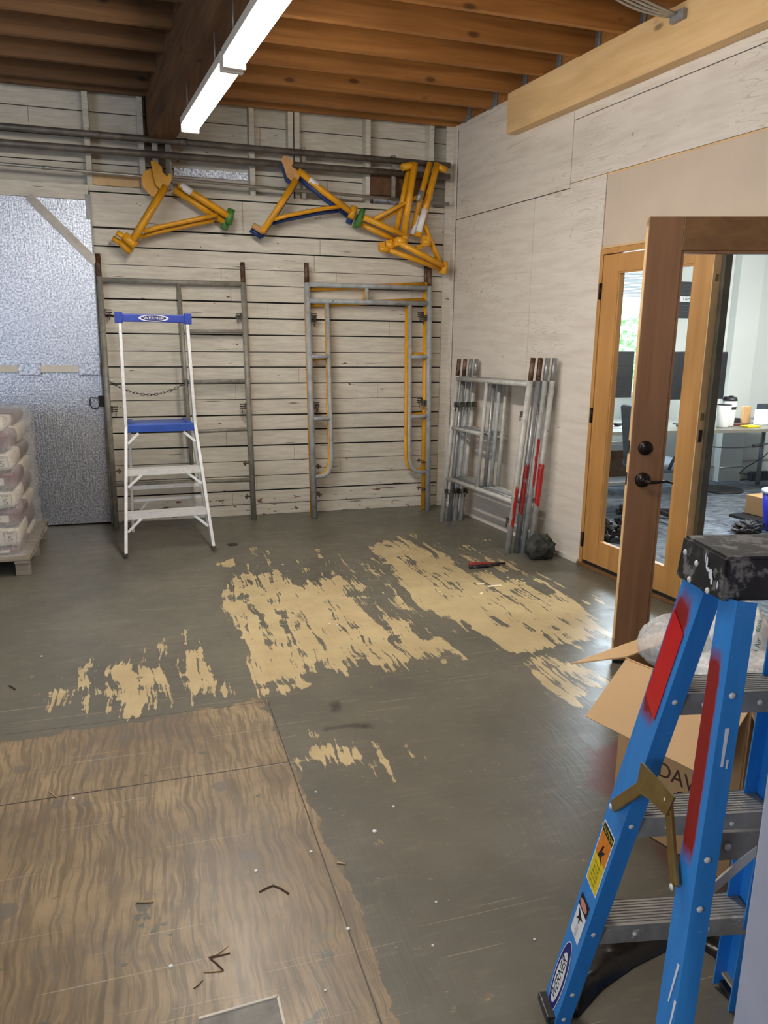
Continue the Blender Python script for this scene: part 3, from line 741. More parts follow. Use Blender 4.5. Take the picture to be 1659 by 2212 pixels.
# ------------------------------------------------------------------ pipes along the back wall
def pipe(name, a, b, r, mat, label, couplings=()):
    a, b = V(a), V(b); t = thing(name, (a+b)/2, label, 'pipe')
    bm = B(); tube(bm, [a, b], r, 14); obj('tube', bm, mat, t)
    for u in couplings:
        p = a.lerp(b, u); d = (b-a).normalized()
        bm = B(); tube(bm, [p-d*0.03, p+d*0.03], r*1.22, 14); obj('coupling', bm, mat, t)
    return t
YP = 6.57
pipe('steel_pipe', (-3.2, YP, 3.018), (2.62, YP, 2.998), 0.024, 'pipe', 'steel pipe running along the top of the back wall, highest of the three', (0.39, 0.62))
pipe('steel_pipe', (-3.2, YP, 2.895), (2.62, YP, 2.906), 0.026, 'pipe', 'thick steel pipe along the back wall, the middle of the three', (0.38,))
pipe('thin_conduit', (-3.2, YP, 2.80), (2.62, YP, 2.69), 0.012, 'conduit', 'thin pale conduit along the back wall, lowest of the three pipes', (0.45,))
# strut brackets that carry the pipes
for x, lab in ((0.292, 'grey strut carrying the pipes on the wall below the ceiling beam'), (1.36, 'grey strut carrying the pipes behind the tan and yellow bracket'), (2.13, 'grey strut carrying the pipes before the dark wood block')):
    bm = B(); bx(bm, x-0.015, x+0.015, YP+0.03, YP+0.06, 2.66, 3.05, 0.002); bx(bm, x-0.015, x+0.015, YP+0.04, YB+0.02, 3.03, 3.05)
    tag(obj('pipe_strut', bm, 'galv'), lab, 'bracket')

# ------------------------------------------------------------------ tall scaffold frames on the back wall
def coupling_lock(parent, p, d, n, s=1.0):
    """brace lock: a small bent clip on a stud; d along the frame, n out from the wall"""
    d = V(d); n = V(n); z = UP
    bm = B(); box(bm, p+d*0.028*s, (0.014, 0.03, 0.052*s), (d, n, z), 0.002)
    box(bm, p+d*0.05*s+z*0.018*s, (0.045*s, 0.026, 0.008), (d, n, z), 0.002)
    box(bm, p+d*0.05*s-z*0.018*s, (0.045*s, 0.026, 0.008), (d, n, z), 0.002)
    tube(bm, [p+n*0.0, p+d*0.075*s], 0.006, 8)
    tube(bm, [p+d*0.06*s+n*0.012, p+d*0.056*s+n*0.014-z*0.06*s], 0.004, 6)
    return obj('brace_lock', bm, 'lock', parent)
def corner_frame(FL, FR, TL, TR):
    FL, FR, TL, TR = map(V, (FL, FR, TL, TR))
    def P(a, z):
        b0 = FL.lerp(FR, a); b1 = TL.lerp(TR, a); return b0.lerp(b1, z/((TL.z+TR.z)/2))
    return P
def leg(parent, P, a, r, mat, ztop, pin, zpin, pinmat='rustpin', name='leg'):
    bm = B(); tube(bm, [P(a, 0.0), P(a, zpin)], r, 14); o = obj(name, bm, mat, parent)
    bm = B(); tube(bm, [P(a, zpin-0.02), P(a, ztop)], r*0.82, 14)
    q = P(a, ztop-0.03); tube(bm, [q+V((-0.004, -r*0.84, 0)), q+V((-0.004, -r*0.84-0.001, 0))], 0.006, 8)
    obj('coupling_pin', bm, pinmat, parent)
    return o
# frame with side ladder (left)
P = corner_frame((-0.262, 6.46, 0), (0.872, 6.54, 0), (-0.27, 6.655, 2.16), (0.846, 6.655, 2.15))
t = thing('scaffold_frame', (0.3, 6.5, 0), 'grey scaffold frame with side rungs leaning on the white board wall beside the foil door', 'scaffold frame')
leg(t, P, 0, 0.0235, 'galv', 2.16, 1, 1.99); leg(t, P, 1, 0.0235, 'galv', 2.15, 1, 1.99)
bm = B(); tube(bm, [P(0, 1.965), P(1, 1.975)], 0.021, 14); obj('top_rail', bm, 'galv', t)
bm = B(); tube(bm, [P(0.535, 1.965), P(0.56, 0.36)], 0.017, 12); obj('upright', bm, 'galv', t)
for z in (1.585, 1.178, 0.77):
    bm = B(); tube(bm, [P(0.545, z-0.0), P(1, z+0.01)], 0.016, 12); obj('rung', bm, 'galv', t)
bm = B(); tube(bm, [P(0, 0.36), P(1, 0.345)], 0.019, 12); obj('bottom_rail', bm, 'galv', t)
YN = V((0, -1, 0))
for a, z, s in ((0, 1.72, 1), (0, 0.965, 1), (1, 1.72, -1), (1, 0.975, -1)):
    coupling_lock(t, P(a, z), V((s, 0, 0)), YN)
for a, z, s in ((0, 0.47, 1), (1, 0.49, -1), (1, 0.20, -1)):
    bm = B(); tube(bm, [P(a, z), P(a, z)+V((s*0.07, 0, 0))], 0.007, 8); tube(bm, [P(a, z)+V((s*0.05, 0, 0.02)), P(a, z)+V((s*0.055, 0, -0.02))], 0.006, 8)
    obj('brace_pin', bm, 'rustpin', t)
# chain hung on it
t = thing('hanging_chain', (0.05, 6.45, 1.1), 'thin rusty chain with hook sagging across the left scaffold frame', 'chain')
A0, A1, A2 = P(0, 1.19)+V((0.02, -0.03, 0)), V((0.04, 6.47, 0.985)), P(0.535, 1.17)+V((-0.0, -0.03, 0))
cp = arc(A0, A1, A2, 22)
for i in range(len(cp)-1):
    a, b = cp[i], cp[i+1]; d = (b-a).normalized(); m_ = (a+b)/2
    side = (V((0, 0, 1)) if i % 2 else V((0, 1, 0))); side = (side-d*side.dot(d)).normalized(); L = (b-a).length*0.66
    bm = B(); ring = [m_ + d*(math.cos(2*PI*k/12)*L) + side*(math.sin(2*PI*k/12)*0.0085) for k in range(12)]
    tube(bm, ring+[ring[0]], 0.0023, 6, False); obj('link', bm, 'steel_dark', t)
bm = B(); tube(bm, [A2+V((-0.01, 0, -0.005)), A2+V((0.01, 0, 0.03)), A2+V((0.03, 0, 0.03)), A2+V((0.028, 0, -0.03))], 0.003, 6); obj('hook', bm, 'steel_dark', t)

# walk-through frames: grey in front, yellow behind
def walk_frame(FL, FR, TL, TR, mat, label, pm='rustpin'):
    P = corner_frame(FL, FR, TL, TR)
    t = thing('walk_through_frame', (V(FL)+V(FR))/2, label, 'scaffold frame', None)
    for a, zt in ((0, TL[2]), (1, TR[2])): leg(t, P, a, 0.0245, mat, zt, 1, 2.0, pm)
    bm = B(); tube(bm, [P(0, 1.985), P(1, 1.985)], 0.021, 14); obj('top_rail', bm, mat, t)
    bm = B(); tube(bm, [P(0, 1.852), P(1, 1.852)], 0.021, 14); obj('lintel', bm, mat, t)
    bm = B(); tube(bm, [P(0.475, 1.985), P(0.478, 1.852)], 0.017, 12); obj('strut', bm, mat, t)
    for s, a0, a1 in ((1, 0.155, 0.0), (-1, 0.835, 1.0)):
        c = [P(a0, 1.85), P(a0+0.003*s, 0.52)] + arc(P(a0+0.003*s, 0.52), P(a0, 0.365), P(a0-0.10*s, 0.362), 7)[1:] + [P(a1, 0.36)]
        bm = B(); tube(bm, c, 0.018, 12); obj('inner_upright', bm, mat, t)
        for z in (1.39, 0.865):
            bm = B(); tube(bm, [P(a0, z), P(a1, z)], 0.018, 12); obj('rung', bm, mat, t)
        for z in (1.73, 0.985): coupling_lock(t, P(a1, z), V((s, 0, 0)), YN)
        for z in (0.45, 0.2):
            bm = B(); q = P(a1, z); tube(bm, [q, q+V((s*0.07, 0, 0))], 0.007, 8); tube(bm, [q+V((s*0.05, 0, 0.02)), q+V((s*0.05, 0, -0.02))], 0.006, 8); obj('brace_pin', bm, 'rustpin', t)
    return t
walk_frame((1.395, 6.46, 0), (2.462, 6.47, 0), (1.372, 6.61, 2.16), (2.474, 6.61, 2.165), 'greytube', 'grey walk-through scaffold frame with curved inner uprights leaning in front of its yellow twin')
walk_frame((1.396, 6.53, 0), (2.446, 6.54, 0), (1.382, 6.662, 2.08), (2.462, 6.662, 2.155), 'yellow', 'yellow walk-through scaffold frame mostly hidden behind the grey one on the back wall')

# ------------------------------------------------------------------ four small frames on the right wall
offs_b = (0.335, 0.265, 0.215, 0.155); offs_t = (0.215, 0.160, 0.108, 0.055)
fmats = ('greytube2', 'galv_clean', 'greytube', 'greytube2')
words = ('outermost of the four, rusty pins', 'second from the front, shiny metal', 'third from the front, red lettering', 'the innermost of the four')
for i in range(4):
    s0, s1 = 0.62+0.004*i, 1.69+0.012*i
    FL, FR = W(s0, offs_b[i], 0), W(s1, offs_b[i], 0); TL, TR = W(s0, offs_t[i], 1.40), W(s1+0.02, offs_t[i], 1.42)
    P = corner_frame(FL, FR, TL, TR)
    t = thing('low_scaffold_frame', (FL+FR)/2, 'low scaffold frame leaning on the white plywood wall, '+words[i], 'scaffold frame')
    mt = fmats[i]; pm = 'rustpin' if i in (0, 1) else 'galv_clean'
    leg(t, P, 0, 0.021, mt, 1.40, 1, 1.26, pm); leg(t, P, 1, 0.0225, mt, 1.42, 1, 1.26, pm)
    bm = B(); tube(bm, [P(0, 1.235), P(1, 1.235)], 0.019, 12); obj('top_rail', bm, mt, t)
    bm = B(); tube(bm, [P(0, 0.385), P(1, 0.385)], 0.019, 12); obj('bottom_rail', bm, mt, t)
    bm = B(); tube(bm, [P(0, 0.82), P(0.47, 0.82)], 0.016, 12); obj('rung', bm, mt, t)
    bm = B(); tube(bm, [P(0.455, 1.235), P(0.49, 0.385)], 0.016, 12); obj('upright', bm, mt, t)
    for a, z, s in ((0, 1.02, 1), (0, 0.27, 1)) + (((1, 1.02, -1), (1, 0.24, -1)) if i == 0 else ()):
        coupling_lock(t, P(a, z), WU*s, -WN, 0.85)
    # red spray paint over the near legs
    if i in (0, 1, 3, 2):
        z0, z1 = ((0.20, 0.50), (0.30, 0.66), (0.50, 0.84), (0.36, 0.66))[i]
        bm = B(); seg = 12; rings = []
        rr = random.Random(i+20); wid_ = ((0.9, 1.3), (-0.3, 2.0), (1.0, 1.2), (0.0, 2.2))
        for zz in np.linspace(z0, z1, 9):
            q = P(1, zz); ring = []; ja = rr.uniform(-0.22, 0.22)
            for k in range(seg):
                w = 0.0229
                ring.append(bm.verts.new(q + (-WN)*(math.cos(k/(seg-1)*wid_[i][1]+wid_[i][0]+ja)*w) + WU*(math.sin(k/(seg-1)*wid_[i][1]+wid_[i][0]+ja)*w) + UP*(rr.uniform(-0.02, 0.02) if zz in (z0, z1) else 0)))
            rings.append(ring)
        for a_, b_ in zip(rings, rings[1:]):
            for k in range(seg-1): bm.faces.new((a_[k], a_[k+1], b_[k+1], b_[k]))
        obj('red_paint_patch', bm, 'darkred' if i == 1 else 'redpaint', t)
    if i == 2:
        text('lettering', 'allax', P(1, 1.06)+WU*0.0005-WN*0.0228, UP, WN.cross(UP)*-1 if False else WU*-1, 0.032, 'darkred', t, 0.002)

# ------------------------------------------------------------------ rock, tools, chips by the small frames
bm = B(); bmesh.ops.create_icosphere(bm, subdivisions=4, radius=0.09)
from mathutils import noise as mn
for v in bm.verts:
    d = v.co.normalized(); f = 1+0.30*mn.noise(d*1.7+V((3, 1, 5)))+0.18*mn.noise(d*5)+0.10*mn.noise(d*13)+0.04*mn.noise(d*30)
    v.co = V((d.x*0.100*f, d.y*0.09*f, d.z*0.108*f))
zmin = min(v.co.z for v in bm.verts)
for v in bm.verts:
    v.co.z = max(v.co.z, zmin*0.72)
zmin = min(v.co.z for v in bm.verts)
for v in bm.verts: v.co = v.co + V((2.705, 4.80, -zmin))
tag(obj('rock', bm, 'rock', None, True), 'dark rough stone on the floor beside the small frames', 'stone')

def tool(label, a, b, r, hm, grip=0.5, tip='steel_dark', cat='hand tool'):
    a, b = V(a), V(b); t = thing('hand_tool', (a+b)/2, label, cat)
    m_ = a.lerp(b, grip); bm = B(); tube(bm, [a, a.lerp(m_, 0.1), a.lerp(m_, 0.9), m_], r, 10); obj('handle', bm, hm, t)
    bm = B(); tube(bm, [m_, m_.lerp(b, 0.5), b], r*0.55, 8); obj('shank', bm, tip, t); return t
tool('red handled chisel lying behind the black tool on the floor', (2.125, 4.745, 0.014), (2.385, 4.70, 0.014), 0.014, 'rubberred', 0.6)
tool('black handled tool lying in front of the red chisel on the floor', (2.10, 4.68, 0.013), (2.325, 4.675, 0.013), 0.013, 'blackplastic', 0.62)
tool('short red punch lying leftmost behind the black tool', (2.115, 4.715, 0.010), (2.23, 4.708, 0.010), 0.009, 'rubberred', 0.7)
def chip(x, y, L, w, ang, label, mat='chip', h=0.006, group=None):
    p = fl(x, y); bm = B(); box(bm, (p.x, p.y, h/2+0.0005), (L, w, h), (V((math.cos(ang), math.sin(ang), 0)), V((-math.sin(ang), math.cos(ang), 0)), UP), h*0.2)
    return tag(obj('wood_chip' if mat == 'chip' else 'debris', bm, mat), label, 'debris', group)
chip(1068, 1267, 0.10, 0.022, 0.0, 'longest pale wood chip on the worn floor below the tools')
chip(1038, 1263, 0.055, 0.018, -0.1, 'shorter pale wood chip left of the longest one')
chip(1040, 1283, 0.03, 0.018, 0.9, 'small white chip standing alone nearer than the two pale chips')
chip(503, 1177, 0.07, 0.05, 0.1, 'dark flat scrap on the floor right of the aluminium stepladder', 'steel_dark', 0.005)
for x, y in ((1050, 1234), (1061, 1238), (950, 1279), (955, 1285), (1109, 1252), (1117, 1255), (1128, 1252), (1133, 1259), (1097, 1248)):
    chip(x, y, 0.014, 0.012, x, 'tiny white crumb near the tools on the worn floor', 'chip', 0.004, 'white crumbs near the tools')
for x, y, r in ((809, 1796, 0.008), (850, 1743, 0.005), (672, 1840, 0.005), (158, 1725, 0.006), (553, 1882, 0.006), (369, 2088, 0.006), (752, 2007, 0.006), (942, 1949, 0.004), (935, 2043, 0.004), (1155, 2030, 0.004), (712, 1348, 0.009), (729, 1350, 0.007), (611, 1220, 0.008), (90, 1418, 0.006), (703, 2140, 0.004), (682, 1711, 0.004)):
    p = fl(x, y); bm = B(); lathe(bm, (p.x, p.y, 0.0), [(r*0.9, 0.0005), (r, 0.002), (r*0.5, 0.004), (0.0001, 0.0045)], 9)
    tag(obj('paint_drop', bm, 'white'), 'small white dot of plaster lying on the floor', 'debris', 'white dots scattered over the floor')
def twig(px, label, r=0.0016, mat='twig'):
    pts = [fl(*p)+V((0, 0, r+0.0005)) for p in px]
    bm = B(); tube(bm, pts, r, 6); tag(obj('twig', bm, mat), label, 'twig')
twig([(560, 1928), (575, 1920), (590, 1914), (606, 1920), (624, 1932)], 'long dark bent twig on the bare plywood', 0.0022)
twig([(294, 1950), (306, 1950), (318, 1950), (332, 1949)], 'pale straight splinter on the bare plywood', 0.0028, 'twig2')
twig([(452, 2070), (472, 2066), (497, 2060)], 'upper dark needle of the small pile near the photo bottom', 0.0014)
twig([(455, 2072), (470, 2084), (483, 2098)], 'dark needle slanting down in the small pile near the photo bottom', 0.0018)
twig([(440, 2101), (460, 2100), (480, 2098)], 'pale needle lying lowest in the small pile near the photo bottom', 0.0016, 'twig2')
twig([(450, 2068), (470, 2062), (492, 2045)], 'pale needle rising to the right in the small pile', 0.0013, 'twig2')
twig([(728, 1865), (737, 1866), (747, 1868)], 'short splinter lying across the dark floor joint', 0.0026, 'twig2')
twig([(418, 2137), (428, 2130), (438, 2118)], 'single dry needle nearest the grey sheet', 0.0013)
twig([(107, 1710), (115, 1718), (125, 1724)], 'pale straw on the bare plywood at the left edge', 0.002, 'twig2')
twig([(20, 1482), (27, 1486), (34, 1491)], 'dark nail shaped twig on the grey floor at the left edge', 0.0025)

# grey sheet at the bottom edge
a, b, c_, d_ = fl(430, 2212), fl(600, 2163), fl(612, 2216), fl(420, 2260)
t = thing('grey_sheet', (0.15, 1.45, 0), 'grey speckled sheet with white edges lying at the bottom of the photo', 'board')
bm = B(); prism(bm, [(p.x, p.y, 0.002) for p in (a, b, b+(c_-b)*3, a+(c_-b)*3)], (0, 0, 0.012)); obj('panel', bm, 'board', t)
bm = B(); bar(bm, (a.x, a.y, 0.009), (b.x, b.y, 0.009), 0.016, 0.006); e = b+(c_-b)*3; bar(bm, (b.x, b.y, 0.009), (e.x, e.y, 0.009), 0.016, 0.006); obj('edge_strip', bm, 'boardedge', t)

# ------------------------------------------------------------------ yellow outrigger brackets hung on the pipes
def pxt(bm, px, Y, r, seg=12):
    tube(bm, [onY(x, y, Y) for x, y in px], r, seg)
def pxp(bm, px, Y, th):
    prism(bm, [onY(x, y, Y) for x, y in px], (0, th, 0))
def bracket(label, Y, tubes, plates, clamps, mat='yellow', sticker=None, shift=(0, 0), name='side_bracket'):
    sx, sy = shift; S = lambda L: [(x+sx, y+sy) for x, y in L]
    p = onY(*S([tubes[0][1][0]])[0], Y)
    t = thing(name, p, label, 'bracket')
    for nm, px, r in tubes:
        bm = B(); pxt(bm, S(px), Y, r); obj(nm, bm, mat, t)
    for nm, px, th, m2 in plates:
        bm = B(); pxp(bm, S(px), Y-th/2, th); obj(nm, bm, m2 or mat, t)
    for nm, px, r, m2 in clamps:
        bm = B(); pxt(bm, S(px), Y, r); obj(nm, bm, m2 or mat, t)
    if sticker:
        for a, b, r in sticker:
            bm = B(); pxt(bm, S([a, b]), Y, r); obj('sticker', bm, 'white', t)
    return t
hook1 = [(325, 347), (338, 349), (350, 362), (351, 372), (362, 382), (366, 374), (370, 376), (371, 388), (362, 405), (350, 412), (336, 398), (330, 372)]
br1 = dict(tubes=[('long_tube', [(358, 402), (320, 465), (283, 528)], 0.0269), ('arm_tube', [(386, 398), (495, 468)], 0.0269), ('brace', [(312, 500), (345, 490), (430, 472), (470, 464)], 0.0169)],
           plates=[('hook_plate', hook1, 0.012, None)],
           clamps=[('end_clamp', [(500, 452), (493, 484)], 0.0288, 'green'), ('foot_clamp', [(268, 508), (293, 532)], 0.0336, None), ('foot_lug', [(252, 502), (270, 514)], 0.0216, None)])
bracket('yellow bracket hanging under the beam, the front one of the left pair', 6.48, sticker=[((390, 400), (414, 416), 0.0278)], **br1)
br1b = dict(br1); br1b['plates'] = [('hook_plate', [(322, 358), (334, 352), (345, 375), (352, 400), (348, 414), (334, 410), (318, 392), (314, 370)], 0.0144, None)]
bracket('yellow bracket hanging under the beam, mostly behind the front one of the left pair', 6.548, shift=(-9, 12), **br1b)
hook2 = [(612, 337), (622, 337), (634, 350), (630, 360), (640, 366), (648, 378), (645, 388), (632, 392), (620, 382), (614, 362), (608, 347)]
br2 = dict(tubes=[('long_tube', [(640, 388), (604, 445), (566, 502)], 0.0256), ('arm_tube', [(644, 368), (700, 415), (764, 462)], 0.0256), ('brace', [(592, 474), (620, 466), (690, 452), (735, 446)], 0.0156)],
           plates=[('hook_plate', hook2, 0.012, 'tanpaint')],
           clamps=[('end_clamp', [(766, 446), (757, 472)], 0.0276, None), ('foot_clamp', [(546, 486), (570, 502)], 0.0240, 'tanpaint')])
bracket('yellow bracket with a rubbed tan hook plate, alone in the middle of the pipes', 6.485, sticker=[((668, 388), (686, 401), 0.0267)], **br2)
br2b = dict(br2); br2b['plates'] = [('hook_plate', hook2, 0.012, 'navy')]; br2b['clamps'] = [('end_clamp', [(766, 446), (757, 474)], 0.0276, None), ('foot_clamp', [(546, 486), (570, 502)], 0.0264, None)]
bracket('navy blue bracket hanging right behind the tan and yellow one', 6.55, mat='navy', shift=(-4, 9), **br2b)
# cluster near the corner
bracket('yellow bracket of the corner cluster with the green end clamp on its long arm', 6.475,
  [('vertical_tube', [(896, 352), (873, 505)], 0.0282), ('arm_tube', [(785, 469), (880, 511)], 0.0243), ('brace', [(808, 473), (903, 424)], 0.0156)], [('socket_lug', [(854, 514), (867, 511), (867, 528), (854, 531)], 0.045, None), ('socket_lug', [(870, 511), (880, 508), (880, 529), (870, 532)], 0.045, None)],
  [('end_clamp', [(784, 452), (772, 490)], 0.0240, 'green'), ('top_clamp', [(868, 362), (892, 356)], 0.0288, None), ('foot_clamp', [(856, 520), (878, 522)], 0.0312, None)])
bracket('yellow bracket of the corner cluster behind the green clamped one', 6.54,
  [('vertical_tube', [(884, 364), (857, 497)], 0.0256), ('arm_tube', [(776, 483), (856, 519)], 0.0230), ('brace', [(812, 482), (880, 445)], 0.0143)], [('socket_lug', [(834, 520), (848, 517), (848, 534), (834, 537)], 0.045, None), ('socket_lug', [(820, 524), (831, 521), (831, 538), (820, 541)], 0.045, None)],
  [('end_clamp', [(776, 466), (766, 492)], 0.0228, 'green'), ('foot_clamp', [(835, 530), (856, 527)], 0.0312, None)])
bracket('yellow bracket of the corner cluster reaching lowest towards the corner', 6.475,
  [('vertical_tube', [(945, 353), (903, 512)], 0.0282), ('arm_tube', [(862, 524), (960, 576)], 0.0256), ('brace', [(917, 484), (935, 528), (951, 566)], 0.0156)], [('socket_lug', [(912, 510), (929, 507), (929, 529), (912, 532)], 0.045, None)],
  [('end_clamp', [(962, 566), (959, 592)], 0.0264, None), ('top_clamp', [(947, 360), (964, 368)], 0.0264, None), ('foot_clamp', [(915, 520), (929, 528)], 0.0288, None)],
  sticker=[((918, 453), (905, 502), 0.0290)])
bracket('yellow bracket of the corner cluster farthest behind, its tube between the others', 6.54,
  [('vertical_tube', [(929, 352), (912, 412), (890, 509)], 0.0256), ('arm_tube', [(826, 535), (955, 582)], 0.0230), ('brace', [(899, 447), (928, 520), (944, 560)], 0.0143)], [('socket_lug', [(900, 530), (915, 527), (915, 537), (900, 540)], 0.045, None)],
  [('end_clamp', [(955, 574), (953, 590)], 0.0240, None), ('foot_clamp', [(820, 536), (840, 540)], 0.0288, None)],
  sticker=[((902, 466), (890, 507), 0.0265)])
bm = B(); tube(bm, [onY(910, 413, 6.36), onY(903, 434, 6.36)], 0.022, 12); tag(obj('pipe_clamp', bm, 'galv_clean'), 'grey pipe clamp caught among the yellow corner brackets', 'clamp')

# ------------------------------------------------------------------ aluminium platform stepladder
t = thing('platform_stepladder', (0.14, 5.9, 0), 'aluminium platform stepladder with blue top rail standing before the back wall', 'stepladder')
fl_, fr_ = V((-0.174, 5.567, 0)), V((0.446, 5.617, 0))
pl_, pr_ = V((-0.126, 5.86, 0.90)), V((0.365, 5.90, 0.90))
tl_, tr_ = V((-0.125, 5.93, 1.66)), V((0.342, 5.965, 1.66))
def chan(bm, pts, w, h, side):
    for a, b in zip(pts, pts[1:]): bar(bm, a, b, w, h, side, 0.002)
WD = (fr_-fl_).normalized()
for a, b, c_ in ((fl_, pl_, tl_), (fr_, pr_, tr_)):
    bm = B(); chan(bm, [a, b, c_], 0.022, 0.055, WD); obj('front_rail', bm, 'alu', t)
rl, rr_ = V((-0.13, 6.34, 0)), V((0.47, 6.38, 0))
for a, b in ((rl, pl_+V((0.02, 0.24, 0.0))), (rr_, pr_+V((-0.02, 0.24, 0.0)))):
    bm = B(); bar(bm, a, b, 0.02, 0.04, WD, 0.002); obj('rear_rail', bm, 'alu', t)
for z, u in ((0.30, 0.333), (0.60, 0.667)):
    a, b = fl_.lerp(pl_, u), fr_.lerp(pr_, u); m_ = (a+b)/2
    bm = B(); box(bm, m_+V((0, 0.03, 0)), ((b-a).length, 0.085, 0.006), (WD, UP.cross(WD), UP))
    box(bm, m_+V((0, -0.012, -0.020)), ((b-a).length+0.01, 0.004, 0.046), (WD, UP.cross(WD), UP))
    box(bm, m_+V((0, 0.072, -0.012)), ((b-a).length, 0.004, 0.03), (WD, UP.cross(WD), UP)); obj('step', bm, 'alu', t)
    for s, e in ((1, a), (-1, b)):
        bm = B(); bar(bm, e+V((s*0.105, -0.005, -0.04)), e.lerp(fl_ if s > 0 else fr_, 0.42 if z < 0.5 else 0.2)+V((s*0.014, -0.004, 0)), 0.005, 0.018, (0, 1, 0)); obj('step_brace', bm, 'alu', t)
bm = B(); q = (rl.lerp(pl_+V((0.02, 0.24, 0)), 0.42)+rr_.lerp(pr_+V((-0.02, 0.24, 0)), 0.42))/2
box(bm, q, (0.57, 0.02, 0.03), (WD, UP.cross(WD), UP)); obj('rear_bar', bm, 'alu', t)
q = (rl.lerp(pl_+V((0.02, 0.24, 0)), 0.30)+rr_.lerp(pr_+V((-0.02, 0.24, 0)), 0.30))/2
bm = B(); box(bm, q, (0.57, 0.02, 0.02), (WD, UP.cross(WD), UP)); obj('rear_bar', bm, 'alu', t)
for s in (1, -1):
    bm = B(); bar(bm, q+WD*(0.15*s)+V((0, 0, 0)), (rl if s < 0 else rr_)+V((0, 0, 0.08)), 0.005, 0.016, (0, 1, 0)); obj('rear_brace', bm, 'alu', t)
m_ = (pl_+pr_)/2; DN = UP.cross(WD)
bm = B(); box(bm, m_+DN*0.0+UP*0.0-V((0, 0.02, 0.012)), (0.515, 0.012, 0.055), (WD, DN, UP), 0.003)
box(bm, m_+DN*0.13+UP*0.012, (0.46, 0.27, 0.018), (WD, DN, UP), 0.003)
for k in (-0.2, 0.2): box(bm, m_+DN*0.13+UP*0.026+WD*k, (0.03, 0.26, 0.012), (WD, DN, UP), 0.002)
obj('platform', bm, 'bluetray', t)
for s, e in ((1, pl_), (-1, pr_)):
    bm = B(); bar(bm, e+V((s*0.085, -0.01, -0.045)), e.lerp(fl_ if s > 0 else fr_, 0.13)+V((s*0.014, -0.004, 0)), 0.005, 0.018, (0, 1, 0)); obj('platform_brace', bm, 'alu', t)
m_ = (tl_+tr_)/2+V((0, -0.01, 0.012))
bm = B(); box(bm, m_, (0.44, 0.03, 0.056), (WD, DN, UP), 0.006); top = obj('top_rail', bm, 'bluep', t)
bm = B()
for s in (-1, 1): box(bm, m_+WD*(0.245*s)*0.98, (0.052, 0.05, 0.078), (WD, DN, UP), 0.004)
obj('corner_block', bm, 'bluep', t)
q = m_-DN*0.0155; RT = WD; 
bm = B(); ellipse(bm, q, RT, UP, 0.105, 0.024, 0.0003); obj('logo_ring', bm, 'white', t)
bm = B(); ellipse(bm, q, RT, UP, 0.088, 0.0185, 0.0009); obj('logo_oval', bm, 'inknavy', t)
text('lettering', 'WERNER', q, RT, UP, 0.021, 'white', t, 0.0018, 1.25)
for e in (fl_, fr_): 
    bm = B(); box(bm, e+V((0, 0, 0.018)), (0.03, 0.06, 0.036), (WD, DN, UP), 0.003); obj('rubber_foot', bm, 'lock', t)

# ------------------------------------------------------------------ pallet of mortar bags
PX1, PY0 = -0.76, 5.30
t = thing('wooden_pallet', (-1.3, 5.8, 0), 'weathered wooden pallet carrying the wrapped bags at the left edge', 'pallet')
for y in (5.31, 5.78, 6.25):
    for x in (-0.81, -1.25, -1.7):
        bm = B(); bx(bm, x-0.045, x+0.045, y, y+0.06, 0.0, 0.085, 0.003); obj('block', bm, 'pallet', t)
for k in range(8):
    y = 5.285+k*0.145
    bm = B(); bx(bm, -1.80, PX1, y, y+0.10, 0.106, 0.126, 0.003); obj('deck_board', bm, 'pallet', t)
for x in (-0.81, -1.25, -1.7):
    bm = B(); bx(bm, x-0.045, x+0.045, 5.285, 6.40, 0.086, 0.105, 0.003); obj('stringer', bm, 'pallet', t)
def bag(x1, y0, L, D, z0, h, mat, label, front_text, rot=0):
    t = thing('mortar_bag', (x1-L/2, y0+D/2, z0), label, 'bag')
    bm = B(); nx_, ny_ = 14, 10; top = []; bot = []
    bmesh.ops.create_cube(bm, size=1.0)
    bmesh.ops.subdivide_edges(bm, edges=bm.edges, cuts=6, use_grid_fill=True)
    for v in bm.verts:
        x, y, z = v.co*2
        k = (abs(x)**4+abs(y)**4)/2
        fz = 1-0.35*min(1, k); r = 1-0.035*abs(z)**2.5
        v.co = V((x1-L/2+x*L/2*r, y0+D/2+y*D/2*r, z0+h/2+z*h/2*(1-0.12*(abs(x)**6))*(1-0.10*(abs(y)**6)) + 0.003*mn.noise(V((x*3, y*3, z0*9)))))
    obj('sack', bm, mat, t, True)
    q = V((x1-0.055, y0-0.0015, z0+h/2))
    if front_text == 'S':
        bm = B(); s = 0.037
        for a, b in (((-s, -s), (s, -s)), ((s, -s), (s, s)), ((s, s), (-s, s)), ((-s, s), (-s, -s))):
            bar(bm, q+V((a[0], 0, a[1])), q+V((b[0], 0, b[1])), 0.002, 0.001)
        obj('printed_square', bm, 'inkbrown', t)
        text('lettering', 'S', q+V((0, 0, -0.010)), (1, 0, 0), UP, 0.040, 'inkblack', t, 0.002, 1.3)
        text('small_lettering', 'TYPE', q+V((0, 0, 0.026)), (1, 0, 0), UP, 0.012, 'inkbrown', t, 0.002, 1.2)
    else:
        bm = B(); bx(bm, x1-0.30, x1-0.065, y0-0.0025, y0-0.0005, z0+h*0.3, z0+h*0.68); obj('pale_label', bm, 'bagpaper', t)
        text('lettering', 'TYPE S', V((x1-0.15, y0-0.003, z0+h*0.5)), (1, 0, 0), UP, 0.018, 'inkgrey', t, 0.001)
    return t
order = ['topmost', 'second from the top', 'third from the top', 'fourth from the top', 'fifth from the top', 'sixth from the top', 'seventh from the top', 'bottom']
